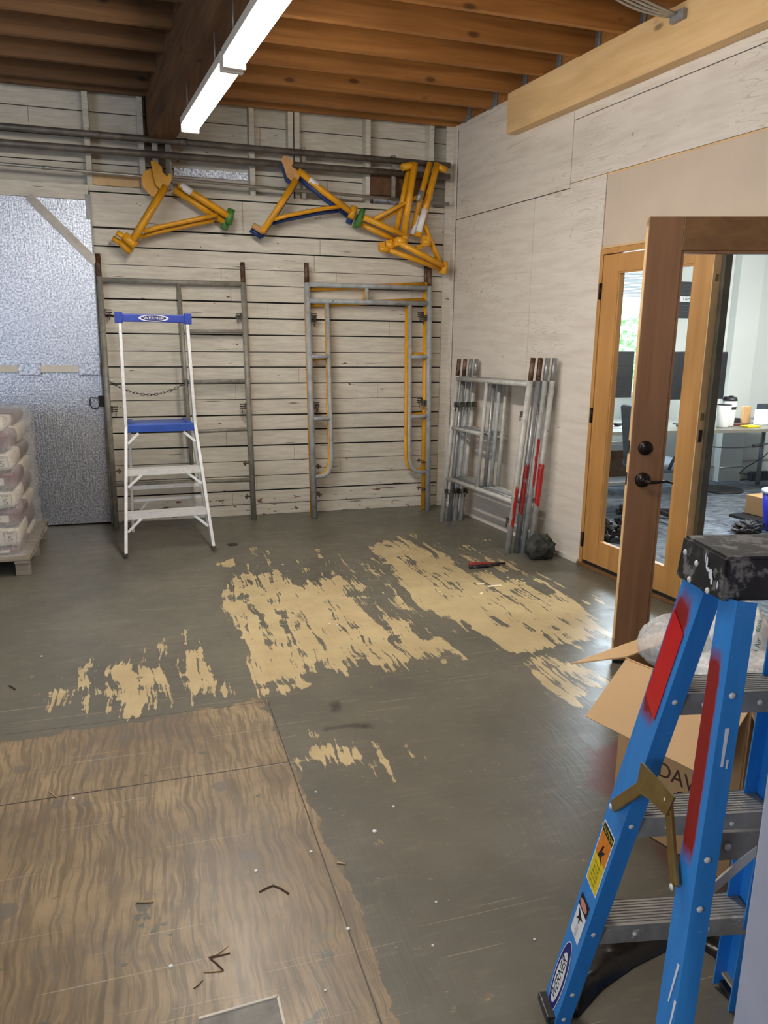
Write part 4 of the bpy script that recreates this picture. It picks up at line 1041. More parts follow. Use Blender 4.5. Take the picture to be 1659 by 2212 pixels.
layers = [(0.128, 0.052, 'bagmaroon', ''), (0.180, 0.135, 'bagpaper', 'S'), (0.315, 0.118, 'bagmaroon', ''), (0.433, 0.124, 'bagpaper', 'S'),
          (0.557, 0.125, 'bagmaroon', ''), (0.682, 0.124, 'bagpaper', 'S'), (0.806, 0.130, 'bagmaroon', ''), (0.936, 0.085, 'bagpaper', '')]
for i, (z0, h, mt, tx) in enumerate(layers):
    n_ = order[7-i]
    jx = (0.0, 0.0, 0.012, -0.008, 0.004, -0.008, -0.02, -0.04)[i]
    bag(-0.822+jx, 5.375, 0.62, 0.42, z0+0.001, h-0.002, mt, ('cream' if mt == 'bagpaper' else 'maroon')+' mortar bag in the front stack on the pallet, '+n_, tx)
    if i in (1, 3, 5): 
        pass
    bag(-0.822+jx*0.5-0.005, 5.80, 0.62, 0.42, z0+0.001, h-0.002, 'bagpaper' if mt == 'bagmaroon' else 'bagmaroon',
        ('maroon' if mt == 'bagpaper' else 'cream')+' mortar bag in the rear stack under the wrap, '+n_, '')
# shrink wrap over the stack
bm = B(); cols = 34; rows = 30; grid = []
perim = [(-1.85, 5.355), (-0.80, 5.355), (-0.79, 6.26), (-1.85, 6.26)]
def perim_pt(u):
    # along the front, round the corner, along the side, back
    L1, L2, L3 = 1.05, 0.905, 1.05; s = u*(L1+L2+L3)
    if s < L1: return V((-1.85+s, 5.355, 0)), V((0, -1, 0))
    if s < L1+L2: return V((-0.80+0.01*(s-L1), 5.355+(s-L1), 0)), V((1, 0, 0))
    return V((-0.79-(s-L1-L2), 6.26, 0)), V((0, 1, 0))
for j in range(rows+1):
    z = 0.10+0.935*j/rows; row = []
    for i in range(cols*2+1):
        p, n_ = perim_pt(i/(cols*2))
        bulge = 0.012*abs(math.sin((z-0.128)/0.125*PI)) + 0.012*mn.noise(V((p.x*5, p.y*5, z*7)))+0.006*mn.noise(V((p.x*14, p.y*14, z*18)))
        if z < 0.16: bulge += (0.16-z)*0.55
        tp = max(0, z-0.90)/0.14; bulge -= 0.045*tp*tp
        row.append(bm.verts.new(p+n_*bulge+V((0, 0, z))))
    grid.append(row)
for a, b in zip(grid, grid[1:]):
    for i in range(cols*2):
        f = bm.faces.new((a[i], a[i+1], b[i+1], b[i])); f.smooth = True
# closed top
cen = []
for i in range(cols*2+1):
    v = grid[-1][i].co; c0 = V((-1.35, 5.8, 1.045)); cen.append(bm.verts.new(v.lerp(c0, 0.3)+V((0, 0, 0.016))))
for i in range(cols*2):
    f = bm.faces.new((grid[-1][i], grid[-1][i+1], cen[i+1], cen[i])); f.smooth = True
c0 = bm.verts.new((-1.35, 5.8, 1.06))
for i in range(cols*2): bm.faces.new((cen[i], cen[i+1], c0))
tag(obj('shrink_wrap', bm, 'film'), 'wrinkled clear plastic film wrapped around the stacked mortar bags', 'plastic wrap')

# ------------------------------------------------------------------ french door in the right wall: frame, closed leaf, open leaf
bm = B()
wbox(bm, 2.104, 2.136, -0.16, 0.004, 0.0, 2.135, 0.002); wbox(bm, 4.075, 4.10, -0.16, 0.004, 0.0, 2.135, 0.002)
wbox(bm, 2.136, 4.075, -0.16, 0.004, 2.10, 2.135, 0.002)
struct('door_2_frame', bm, 'door_wood')
bm = B(); wbox(bm, 2.10, 4.10, -0.17, 0.02, 0.0, 0.022, 0.003); struct('trim_29', bm, 'door_rail')
bm = B(); wbox(bm, 2.136, 4.07, -0.10, -0.075, 0.022, 2.10); bm.free()
def leaf_parts(Pf, w, h0, h1, glass, th, mats, name, parent=None, knob=True):
    """Pf(a, o, z) -> point; glass = (a0, a1, z0, z1)"""
    root = parent
    def bb(a0, a1, o0, o1, z0, z1, bev=0.0):
        bm = B(); c = (Pf(a0, o0, z0)+Pf(a1, o1, z1))/2
        ux = (Pf(1, 0, 0)-Pf(0, 0, 0)).normalized(); uy = (Pf(0, 1, 0)-Pf(0, 0, 0)).normalized()
        box(bm, c, (abs(a1-a0), abs(o1-o0), abs(z1-z0)), (ux, uy, UP), bev); return bm
    g0, g1, z0, z1 = glass
    obj('stile', bb(0, g0, 0, th, h0, h1, 0.002), mats[0], root); obj('stile', bb(g1, w, 0, th, h0, h1, 0.002), mats[0], root)
    obj('top_rail', bb(g0, g1, 0, th, z1, h1, 0.002), mats[1], root); obj('bottom_rail', bb(g0, g1, 0, th, h0, z0, 0.002), mats[1], root)
    for (a, b, c, d) in ((g0, g0+0.012, z0, z1), (g1-0.012, g1, z0, z1), (g0, g1, z0, z0+0.012), (g0, g1, z1-0.012, z1)):
        obj('glazing_bead', bb(a, b, 0.004, th-0.004, c, d, 0.001), mats[0], root)
    gl = obj('glass_pane', bb(g0+0.005, g1-0.005, th/2-0.003, th/2+0.003, z0+0.005, z1-0.005), 'glass', root)
    return gl
# closed leaf
t = bpy.data.objects.new('door_2', None); COL.objects.link(t); t.matrix_basis = Matrix.Translation(W(2.6, 0, 0)); t['kind'] = 'structure'
Pc = lambda a, o, z: W(2.14+a, -0.045+o, z)
leaf_parts(Pc, 0.93, 0.045, 2.095, (0.155, 0.795, 0.20, 1.985), 0.045, ('door_wood', 'door_wood'), 'door_2', t)
bm = B(); wbox(bm, 2.14, 3.07, -0.044, -0.002, 0.024, 0.044); obj('bottom_sweep', bm, 'black', t)
bm = B(); wbox(bm, 3.071, 3.078, -0.052, 0.000, 0.045, 2.095); obj('edge_strip', bm, 'ledger', t)
bm = B(); wbox(bm, 3.072, 3.105, -0.105, -0.052, 0.045, 2.095, 0.003); obj('weather_strip', bm, 'seal', t)
for z in (1.03, 1.14, 1.90):
    bm = B(); wbox(bm, 3.0785, 3.081, -0.040, -0.014, z-0.035 if z < 1.1 else z-0.02, z+0.035 if z < 1.1 else z+0.02, 0.001); obj('strike_plate', bm, 'bronze' if z < 1.1 else 'brass', t)
for z in (1.87, 1.06, 0.19):
    bm = B(); wbox(bm, 2.118, 2.142, -0.001, 0.009, z-0.05, z+0.05, 0.002); tube(bm, [W(2.138, 0.010, z-0.052), W(2.138, 0.010, z+0.052)], 0.006, 8); obj('hinge', bm, 'bronze', t)
# open leaf, hinged on the near jamb
Hh = W(4.07, 0.02, 0); Fe = V((2.147, 3.025, 0)); du = (Hh-Fe); du.z = 0; LW = 0.915; du.normalize(); dn = V((-du.y, du.x, 0))
if dn.y > 0: dn = -dn
t = bpy.data.objects.new('door_3', None); COL.objects.link(t); t.matrix_basis = Matrix.Translation(Fe); t['kind'] = 'structure'
Po = lambda a, o, z: Fe + du*a - dn*o + V((0, 0, z))
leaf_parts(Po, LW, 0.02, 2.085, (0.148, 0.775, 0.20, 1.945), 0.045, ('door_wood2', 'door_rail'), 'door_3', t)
bm = B(); c_ = Po(-0.001, 0.0225, 1.05); box(bm, c_, (0.002, 0.043, 2.06), (du, dn, UP)); obj('pale_edge', bm, 'ledger', t)
bm = B(); box(bm, Po(LW/2, 0.0225, 0.01), (LW-0.01, 0.03, 0.018), (du, dn, UP)); obj('bottom_sweep', bm, 'black', t)
def rosette(z, r, nm):
    bm = B(); lathe(bm, Po(0.066, 0, z), [(r, 0), (r, 0.006), (r*0.85, 0.011), (r*0.55, 0.013), (r*0.5, 0.02), (r*0.42, 0.022), (0.0001, 0.022)], 24, (du, UP, dn)); return obj(nm, bm, 'bronze', t)
rosette(1.075, 0.033, 'deadbolt')
h = rosette(0.925, 0.035, 'door_handle')
bm = B(); q = Po(0.066, 0, 0.925)
tube(bm, [q+dn*0.01, q+dn*0.05], 0.011, 12); tube(bm, [q+dn*0.045, q+dn*0.052+du*0.03+UP*-0.002, q+dn*0.052+du*0.065+UP*0.0, q+dn*0.05+du*0.095+UP*0.006, q+dn*0.048+du*0.125-UP*0.004], 0.009, 10, True, 0.005)
obj('lever', bm, 'bronze', h)
for z in (1.075, 0.925):
    bm = B(); box(bm, Po(-0.003, 0.0225, z), (0.002, 0.026, 0.06), (du, dn, UP), 0.0005); obj('latch_plate', bm, 'bronze', t)

# ------------------------------------------------------------------ office beyond
bm = B(); a = W(-0.6, -0.16, 0.004)
prism(bm, [W(-1.5, -0.165, 0.002), W(8.0, -0.165, 0.002), V((9.5, -1.5, 0.002)), V((9.5, 9.0, 0.002))], (0, 0, 0.006))
struct('floor_office', bm, 'carpet')
YO = 7.12
bm = B(); bx(bm, 3.0, 4.62, YO, YO+0.12, 0, 2.8); bx(bm, 5.24, 9.6, YO, YO+0.12, 0, 2.8); bx(bm, 4.62, 5.24, YO, YO+0.12, 2.27, 2.8); bx(bm, 4.62, 5.24, YO, YO+0.12, 0, 0.98)
struct('wall_office_far', bm, 'officewall')
bm = B(); bx(bm, 6.17, 6.48, YO-0.10, YO, 0, 2.8, 0.003); struct('wall_office_column', bm, 'officewall')
bm = B(); bx(bm, 9.5, 9.6, -1.5, 9, 0, 2.8); struct('wall_office_right', bm, 'officewall')
bm = B(); bx(bm, 3.05, 9.6, -1.6, -1.5, 0, 2.8); struct('wall_office_near', bm, 'officewall')
bm = B(); wbox(bm, -0.6, 2.10, -0.175, -0.161, 0, 2.8); wbox(bm, 4.10, 8.2, -0.175, -0.161, 0, 2.8); wbox(bm, 2.1, 4.1, -0.175, -0.161, 2.135, 2.8); struct('wall_office_left', bm, 'officewall')
bm = B(); prism(bm, [W(-1.5, -0.165, 2.8), W(8.0, -0.165, 2.8), V((9.6, -1.6, 2.8)), V((9.6, 9.0, 2.8))], (0, 0, 0.05)); struct('ceiling_office', bm, 'office_ceiling')
# window
bm = B()
for x0, x1, z0, z1 in ((4.62, 4.66, 0.98, 2.27), (5.20, 5.24, 0.98, 2.27), (4.66, 5.20, 2.23, 2.27), (4.66, 5.20, 0.98, 1.02), (4.66, 5.20, 1.66, 1.70)):
    bx(bm, x0, x1, YO-0.01, YO+0.06, z0, z1, 0.002)
w1 = struct('window_1', bm, 'white')
bm = B(); bx(bm, 4.66, 5.20, YO+0.028, YO+0.032, 1.02, 2.23); struct('window_pane', bm, 'glass', w1)
bm = B()
for k in range(16): bx(bm, 4.665, 5.195, YO+0.002, YO+0.022, 2.0+k*0.0145, 2.009+k*0.0145)
struct('window_blind', bm, 'blind', w1)
bm = B(); bx(bm, 2.0, 9.0, 11.0, 11.05, -1, 6); struct('sky_backdrop', bm, 'sky')
tr = thing('garden_shrub', (5.9, 8.8, 0), 'sunlit green shrub seen through the lower half of the office window', 'shrub')
bm = B(); bmesh.ops.create_icosphere(bm, subdivisions=5, radius=1.0)
for v in bm.verts:
    d = v.co.normalized(); v.co = d*(1.0+0.25*mn.noise(d*3)+0.12*mn.noise(d*9)+0.06*mn.noise(d*22)); v.co = V((v.co.x*1.5+5.9, v.co.y*0.5+8.8, v.co.z*0.86+0.88))
obj('foliage', bm, 'leaves', tr)
bm = B(); tube(bm, [(5.9, 8.8, 0), (5.9, 8.8, 0.6)], 0.05, 8); obj('stem', bm, 'twig', tr)
# poster
t = thing('wall_poster', (5.55, YO, 1.98), 'dark poster with a white name strip on the office wall', 'poster')
bm = B(); bx(bm, 5.44, 5.72, YO-0.018, YO-0.001, 1.80, 2.17, 0.002); obj('panel', bm, 'frame_dark', t)
bm = B(); bx(bm, 5.485, 5.70, YO-0.0195, YO-0.0185, 1.965, 2.02); obj('white_strip', bm, 'white', t)
text('lettering', 'I AM', V((5.575, YO-0.0198, 1.993)), (1, 0, 0), UP, 0.032, 'inkblack', t, 0.001)
for k in range(7):
    text('fine_lettering', 'mmm mm mmmm', V((5.58, YO-0.0190, (2.13-k*0.026) if k < 4 else (1.93-(k-4)*0.03))), (1, 0, 0), UP, 0.008, 'inkgrey', t, 0.0006)
# desk
t = thing('long_desk', (5.0, 6.4, 0), 'long grey office desk seen through the doorway', 'desk')
bm = B(); prism(bm, [(3.75, 6.02, 0.715), (6.7, 5.86, 0.715), (6.75, 6.85, 0.715), (3.8, 7.02, 0.715)], (0, 0, 0.03)); obj('top', bm, 'laminate', t)
for x, y in ((3.9, 6.1), (3.95, 6.9), (6.5, 6.78)):
    bm = B(); tube(bm, [(x, y, 0), (x, y, 0.715)], 0.025, 10); obj('leg', bm, 'galv_clean', t)
bm = B(); prism(bm, [(6.52, 6.30, 0), (6.66, 6.30, 0), (6.66, 6.33, 0), (6.52, 6.33, 0)], (0, 0, 0.714)); obj('leg', bm, 'laminate', t)
def monitor(x0, x1, z0, z1, y, label):
    t = thing('computer_monitor', ((x0+x1)/2, y, 0.745), label, 'monitor')
    bm = B(); bx(bm, x0, x1, y, y+0.035, z0, z1, 0.006); obj('screen', bm, 'black', t)
    bm = B(); xm = (x0+x1)/2; bx(bm, xm-0.03, xm+0.03, y+0.036, y+0.06, 0.75, (z0+z1)/2, 0.004); obj('stand', bm, 'black', t)
    bm = B(); bx(bm, xm-0.11, xm+0.11, y-0.04, y+0.14, 0.746, 0.756, 0.003); obj('foot', bm, 'black', t)
monitor(3.98, 4.43, 1.03, 1.46, 6.30, 'black monitor back seen through the closed glass leaf')
monitor(4.82, 5.53, 1.00, 1.46, 6.34, 'wide black monitor on the desk right of the open leaf stile')
# office chair
t = thing('office_chair', (4.40, 5.98, 0), 'black office chair with a slate seat before the desk', 'chair')
cx_, cy_ = 4.30, 5.62
for k in range(5):
    a = math.radians(200+72*k); p = V((cx_, cy_, 0.09)); e = p+V((math.cos(a)*0.32, math.sin(a)*0.32, -0.01))
    bm = B(); bar(bm, p, e, 0.035, 0.04, None, 0.006); o = obj('leg', bm, 'black', t)
    bm = B(); q = V((e.x, e.y, 0.034)); tube(bm, [q+V((-0.022, 0, 0)), q+V((0.022, 0, 0))], 0.026, 12); obj('castor', bm, 'black', o)
bm = B(); tube(bm, [(cx_, cy_, 0.08), (cx_, cy_, 0.46)], 0.03, 12); obj('gas_lift', bm, 'black', t)
bm = B(); bx(bm, cx_-0.24, cx_+0.24, cy_-0.23, cy_+0.22, 0.46, 0.54, 0.03); obj('seat', bm, 'slate', t)
bm = B(); bar(bm, (cx_-0.26, cy_-0.02, 0.50), (cx_-0.34, cy_-0.02, 1.02), 0.30, 0.05, (0, 1, 0), 0.02); obj('backrest', bm, 'charcoal', t)
bm = B(); tube(bm, arc((cx_-0.1, cy_-0.26, 0.5), (cx_-0.1, cy_-0.32, 0.68), (cx_+0.1, cy_-0.26, 0.70)), 0.014, 8); obj('armrest', bm, 'black', t)
# pale pad, mouse and keyboard
bm = B(); bx(bm, 4.15, 4.5, 6.25, 6.5, 0.746, 0.752, 0.002); tag(obj('white_pad', bm, 'white'), 'white pad on the desk below the left monitor', 'pad')
bm = B(); bmesh.ops.create_uvsphere(bm, u_segments=14, v_segments=8, radius=1)
for v in bm.verts: v.co = V((4.33+v.co.x*0.05, 6.33+v.co.y*0.035, 0.775+v.co.z*0.02))
tag(obj('computer_mouse', bm, 'black', None, True), 'black mouse on the white pad', 'mouse')
bm = B(); bx(bm, 4.95, 5.25, 6.16, 6.28, 0.746, 0.766, 0.004); tag(obj('keyboard', bm, 'black'), 'black keyboard on the desk before the wide monitor', 'keyboard')
def cup(x, y, h, r, lid, label):
    t = thing('travel_cup', (x, y, 0.745), label, 'cup')
    bm = B(); lathe(bm, (x, y, 0.746), [(r*0.8, 0), (r*0.84, 0.01), (r, h), (r*0.9, h)], 24); obj('body', bm, 'cup', t)
    if lid:
        bm = B(); lathe(bm, (x, y, 0.746+h), [(r*1.03, 0), (r*1.05, 0.012), (r*0.95, 0.02), (r*0.93, 0.035), (0.0001, 0.036)], 24); bx(bm, x-0.01, x+0.03, y-0.012, y+0.012, 0.746+h+0.034, 0.746+h+0.05, 0.003); obj('lid', bm, 'black', t)
        bm = B(); lathe(bm, (x, y, 0.746+h*0.66), [(r*0.95, 0), (r*1.0, h*0.12), (r*0.9, h*0.12)], 24); obj('band', bm, 'black', t)
    else:
        bm = B(); lathe(bm, (x, y, 0.746+h), [(r*1.01, 0), (r*1.02, 0.006), (r*0.9, 0.006)], 24); obj('rim', bm, 'black', t)
cup(5.37, 6.13, 0.215, 0.066, False, 'white cup without lid standing left on the desk')
cup(5.49, 6.20, 0.25, 0.066, True, 'white travel cup with black lid and band on the desk')
def dbox(x, y, w, d, h, mat, label, name, cat, z=0.746, rot=0.0):
    bm = B(); ax = (V((math.cos(rot), math.sin(rot), 0)), V((-math.sin(rot), math.cos(rot), 0)), UP)
    box(bm, (x, y, z+h/2), (w, d, h), ax, min(0.004, h*0.2)); return tag(obj(name, bm, mat), label, cat)
dbox(5.68, 6.10, 0.17, 0.10, 0.014, 'labelyellow', 'yellow notepad on the desk right of the cups', 'notepad', 'notepad', rot=0.1)
dbox(5.66, 6.26, 0.16, 0.10, 0.018, 'bagmaroon', 'maroon notebook behind the yellow notepad', 'notebook', 'notebook', rot=-0.2)
dbox(5.75, 6.45, 0.16, 0.08, 0.05, 'black', 'black box behind the notebook on the desk', 'small_box', 'box')
dbox(5.96, 6.26, 0.12, 0.09, 0.15, 'white', 'small white carton with open lid on the desk', 'carton', 'box')
dbox(5.88, 6.40, 0.09, 0.05, 0.17, 'card', 'brown carton beside the white one on the desk', 'brown_carton', 'box')
dbox(6.22, 6.15, 0.26, 0.14, 0.02, 'black', 'flat black device on the desk right of the white carton', 'flat_device', 'device')
dbox(6.25, 6.45, 0.30, 0.2, 0.008, 'white', 'white papers behind the flat black device', 'papers', 'paper')
bm = B(); bmesh.ops.create_icosphere(bm, subdivisions=4, radius=1)
for v in bm.verts: d = v.co.normalized(); f = 1+0.5*mn.noise(d*3.2); v.co = V((6.36+d.x*0.10*f, 6.35+d.y*0.07*f, 0.81+max(-0.055, d.z*0.06*f)))
tag(obj('crumpled_paper', bm, 'white'), 'crumpled white paper on the far right of the desk', 'paper')
dbox(6.42, 6.62, 0.3, 0.12, 0.17, 'charcoal', 'dark grey bag at the right end of the desk', 'desk_bag', 'bag')
# cables, conduit, power strip
bm = B(); tube(bm, [(3.6, YO-0.02, 0.17), (6.16, YO-0.02, 0.17)], 0.01, 8); tube(bm, [(6.16, YO-0.115, 0.17), (6.49, YO-0.115, 0.18), (6.5, YO-0.02, 0.22), (8.2, YO-0.02, 0.24)], 0.010, 8)
tag(obj('wall_conduit', bm, 'conduit'), 'thin conduit running low along the office wall', 'conduit')
bm = B(); tube(bm, arc((5.15, 6.0, 0.58), (5.55, 5.98, 0.54), (5.8, 5.96, 0.60), 8)+arc((5.8, 5.96, 0.60), (6.0, 5.95, 0.64), (6.2, 5.95, 0.715), 6)[1:], 0.006, 8); tube(bm, [(5.62, 5.975, 0.575), (5.72, 5.965, 0.585)], 0.016, 8)
tag(obj('power_cable', bm, 'black'), 'black cable with plug sagging below the desk edge', 'cable')
bm = B(); tube(bm, [(6.35, 6.3, 0.71), (6.42, 6.5, 0.5), (6.37, 6.6, 0.35), (6.33, 6.8, 0.2), (6.35, 6.9, 0.12), (6.7, 7.0, 0.06)], 0.005, 8); tag(obj('power_cable', bm, 'black'), 'thin dark cable dropping from the desk to the power strip', 'cable')
dbox(6.72, 7.0, 0.26, 0.07, 0.10, 'charcoal', 'dark power strip on the office floor at the wall', 'power_strip', 'power strip', 0.009)
bm = B(); lathe(bm, (5.85, 6.62, 0.009), [(0.24, 0), (0.24, 0.012), (0.2, 0.02), (0.0001, 0.022)], 32); tag(obj('round_base', bm, 'black'), 'round dark base plate on the office floor beside the leaf edge', 'base')
# framed picture on the floor
t = thing('picture_frame', (4.82, YO, 0.2), 'white framed picture standing on the office floor against the wall', 'picture')
bm = B(); x0, x1, z0, z1 = 4.66, 5.2, 0.012, 0.50
for a in ((x0, x0+0.04, z0, z1), (x1-0.04, x1, z0, z1), (x0, x1, z0, z0+0.04), (x0, x1, z1-0.04, z1)): bx(bm, a[0], a[1], YO-0.06, YO-0.03, a[2], a[3], 0.002)
obj('frame', bm, 'boardedge', t)
bm = B(); bx(bm, x0+0.03, x1-0.03, YO-0.045, YO-0.04, z0+0.03, z1-0.03); obj('mount', bm, 'white', t)
bm = B(); bx(bm, x0+0.11, x1-0.11, YO-0.049, YO-0.046, z0+0.10, z1-0.10); obj('print', bm, 'beam_dark', t)
# bin, carton, tray, cloth, boots
t = thing('blue_bin', (5.15, 4.98, 0.009), 'bright blue bin with pale rim on the office carpet', 'bin')
bm = B(); lathe(bm, (5.09, 4.98, 0.009), [(0.14, 0), (0.145, 0.01), (0.18, 0.32), (0.165, 0.32), (0.13, 0.03)], 28); obj('body', bm, 'bluebin', t)
bm = B(); lathe(bm, (5.09, 4.98, 0.33), [(0.165, 0), (0.19, 0.0), (0.19, 0.022), (0.165, 0.022)], 28); obj('rim', bm, 'binlid', t)
dbox(5.42, 5.38, 0.40, 0.36, 0.17, 'card', 'brown carton on the office carpet behind the blue bin', 'carton', 'box', 0.035, 0.1)
dbox(5.32, 5.32, 0.52, 0.50, 0.022, 'black', 'black tray under the carton on the office carpet', 'black_tray', 'tray', 0.010, 0.1)
def lump(name, c, rx, ry, rz, mat, label, cat, seed):
    bm = B(); bmesh.ops.create_icosphere(bm, subdivisions=5, radius=1)
    for v in bm.verts:
        d = v.co.normalized(); f = 1+0.55*mn.noise(d*2.4+V((seed, 0, 0)))+0.25*mn.noise(d*6+V((0, seed, 0)))
        v.co = V((c[0]+d.x*rx*f, c[1]+d.y*ry*f, max(0.011, c[2]+d.z*rz*f)))
    return tag(obj(name, bm, mat, None, True), label, cat)
lump('black_cloth', (4.76, 5.0, 0.05), 0.13, 0.07, 0.055, 'black', 'crumpled black cloth on the carpet near the blue bin', 'cloth', 3)
lump('dark_boot', (3.42, 5.10, 0.09), 0.08, 0.11, 0.09, 'blackfilm', 'dark lumpy boot behind the closed glass leaf, the left one', 'boot', 8)
lump('dark_boot', (3.62, 5.02, 0.11), 0.11, 0.10, 0.11, 'blackfilm', 'dark lumpy boot behind the closed glass leaf, the right one', 'boot', 5)

# ------------------------------------------------------------------ blue stepladder in the foreground
EW = V((0.98, -0.2, 0)).normalized(); ED = V((0.2, 0.98, 0)).normalized()
F0, F1 = V((0.852, 1.36, 0)), V((0.963, 1.158, 1.12))
R0, R1 = V((0.757, 0.885, 0.0)), V((0.938, 1.033, 1.13))   # outer front edge of the rear rail
t = thing('fibreglass_stepladder', (1.05, 1.15, 0), 'blue fibreglass stepladder with black top in the right foreground', 'stepladder')
WIDTH = 0.46
MAT['fibre_spray'] = M_fibreglass((F0, F1, R0, R1, ED))
def mirror(p, z):   # same point on the far side; the ladder narrows to the top
    w = WIDTH-0.105*2*z
    return p + EW*w
def crail(a, b, web, fl_w, din, wdir, mat, name, far=False):
    """C-channel: web lies in the side plane, flanges turn inwards"""
    d = (b-a).normalized(); w = -ED if din else ED
    w = (w-d*w.dot(d)).normalized(); inn = wdir-d*wdir.dot(d); inn = (inn-w*inn.dot(w)).normalized()
    th = 0.004; bm = B(); L = b-a
    prof = [(0, 0), (web, 0), (web, fl_w), (web-th, fl_w), (web-th, th), (th, th), (th, fl_w), (0, fl_w)]
    prism(bm, [a+w*x+inn*y for x, y in prof], L)
    bmesh.ops.recalc_face_normals(bm, faces=bm.faces)
    return obj(name, bm, mat, t)
dF = (F1-F0)/F1.z; 
FA = lambda z: F0+dF*z
dR = (R1-R0)/R1.z; RA = lambda z: R0+dR*z
crail(FA(0.012), FA(1.13), 0.078, 0.036, True, EW, 'fibre_spray', 'front_rail')
crail(mirror(FA(0.012), 0), mirror(FA(1.13), 1.13), 0.076, 0.034, True, -EW, 'fibre', 'front_rail')
# the rear rail is slimmer
crail(RA(0.012), RA(1.13), 0.055, 0.036, True, EW, 'fibre_spray', 'rear_rail')
crail(mirror(RA(0.012), 0), mirror(RA(1.13), 1.13), 0.055, 0.036, True, -EW, 'fibre', 'rear_rail')
for q in (FA(0)+-ED*0.038, mirror(FA(0), 0)-ED*0.038, RA(0)-ED*0.023, mirror(RA(0), 0)-ED*0.023):
    bm = B(); box(bm, q+V((0, 0, 0.011)), (0.03 if False else 0.034, 0.075, 0.022), (EW, ED, UP), 0.004); obj('rubber_foot', bm, 'blackplastic', t)
# treads
for z in (0.30, 0.60, 0.90):
    a = FA(z)-ED*0.072+EW*0.006; b = mirror(FA(z), z)-ED*0.072-EW*0.006; L = (b-a).length; m_ = (a+b)/2
    bm = B(); n_ = 9
    prof = [(0, -0.045), (0.003, -0.045), (0.003, -0.004)]
    pts = []
    for k in range(n_):
        u = 0.003+k*0.0085; pts += [(u, 0.0), (u+0.0045, 0.0), (u+0.0055, -0.0022), (u+0.0078, -0.0022)]
    prof = [(0, -0.045), (0, 0)] + pts + [(0.080, 0.0), (0.080, -0.040), (0.077, -0.040), (0.077, -0.006), (0.003, -0.006), (0.003, -0.045)]
    prism(bm, [a+ED*x+UP*y for x, y in prof], b-a)
    tr_ = obj('tread', bm, 'alu_dirty', t)
    for u in (0.28, 0.72):
        bm = B(); lathe(bm, a.lerp(b, u)+UP*-0.024, [(0.006, 0), (0.005, 0.002), (0.0001, 0.003)], 10, (EW, UP, -ED)); obj('rivet', bm, 'alu', tr_)
# rear cross bars
for z in (0.70, 0.33):
    a = RA(z)-ED*0.02+EW*0.02; b = mirror(RA(z), z)-ED*0.02-EW*0.02
    if z < 0.5: continue
    bm = B(); bar(bm, a, b, 0.055, 0.008, UP, 0.001); o = obj('rear_bar', bm, 'alu_dirty', t)
    bm = B(); lathe(bm, a.lerp(b, 0.18)-ED*0.005, [(0.008, 0), (0.006, 0.003), (0.0001, 0.004)], 10, (EW, UP, -ED)); obj('rivet', bm, 'alu', o)
bm = B(); bar(bm, RA(0.60)+EW*0.03-ED*0.02, RA(0.70)+EW*0.14-ED*0.02, 0.018, 0.004, UP); obj('corner_brace', bm, 'alu', t)
# cap
ct = 1.205
c0 = V((0.968, 1.160, 0)); c1 = V((0.968, 1.160, 0))-ED*0.155
bm = B()
wid = 0.30
prism(bm, [V((c0.x, c0.y, ct))-EW*0.012, V((c1.x, c1.y, ct))-EW*0.012, V((c1.x, c1.y, ct-0.075))-EW*0.018-ED*0.010, V((c0.x, c0.y, ct-0.083))-EW*0.018+ED*0.004], EW*wid)
bmesh.ops.bevel(bm, geom=list(bm.edges), offset=0.005, segments=2, affect='EDGES')
cap_ = obj('top_cap', bm, 'blackplastic', t)
SPn = (-EW)
def capface(u, v):   # u along the near end from far to near, v down
    p = c0-ED*(0.155*u)+V((0, 0, ct-0.083*v)) - EW*(0.0125+0.006*v) - ED*(0.012*v*(u-0.3)); return p
for u, v in ((0.14, 0.34), (0.42, 0.44), (0.33, 0.86), (0.72, 0.86)):
    bm = B(); lathe(bm, capface(u, v), [(0.0062, 0), (0.005, 0.0025), (0.0001, 0.0035)], 12, (ED, UP, -EW)); obj('rivet', bm, 'alu', cap_)
bm = B()
for du_, dv, r1, r2 in ((0.64, 0.30, 0.004, 0.011), (0.68, 0.42, 0.007, 0.004), (0.74, 0.48, 0.008, 0.009), (0.78, 0.60, 0.005, 0.008), (0.90, 0.62, 0.003, 0.007), (0.60, 0.22, 0.002, 0.009)):
    ellipse(bm, capface(du_, dv), -ED, UP, r1*0.7, r2, 0.0015)
obj('paint_splash', bm, 'whitepaint', cap_)
# spreader on the outside of the near rails
SO = -EW*0.010
def spt(pt): return V(pt)+SO
pA, pB, pC, pD = spt((0.906, 1.215, 0.607)), spt((0.899, 1.112, 0.722)), spt((0.887, 1.031, 0.742)), spt((0.853, 0.952, 0.628))
bm = B(); bar(bm, pA, pB, 0.008, 0.026, ED.cross(pB-pA), 0.002); o = obj('spreader_arm', bm, 'brass', t)
bm = B(); bar(bm, pC, pD, 0.008, 0.022, ED.cross(pD-pC), 0.002); obj('spreader_arm', bm, 'brass', t)
bm = B(); q = -EW*0.012
prism(bm, [V((0.906, 1.133, 0.757))+q, V((0.884, 1.006, 0.765))+q, V((0.878, 1.015, 0.722))+q, V((0.887, 1.075, 0.715))+q, V((0.896, 1.128, 0.70))+q], -EW*0.004)
pl = obj('spreader_plate', bm, 'brass', t)
for p in (pB, pC, pA, pD):
    bm = B(); lathe(bm, p-EW*0.006, [(0.0065, 0), (0.005, 0.002), (0.0001, 0.003)], 12, (ED, UP, -EW)); obj('rivet', bm, 'alu', t)
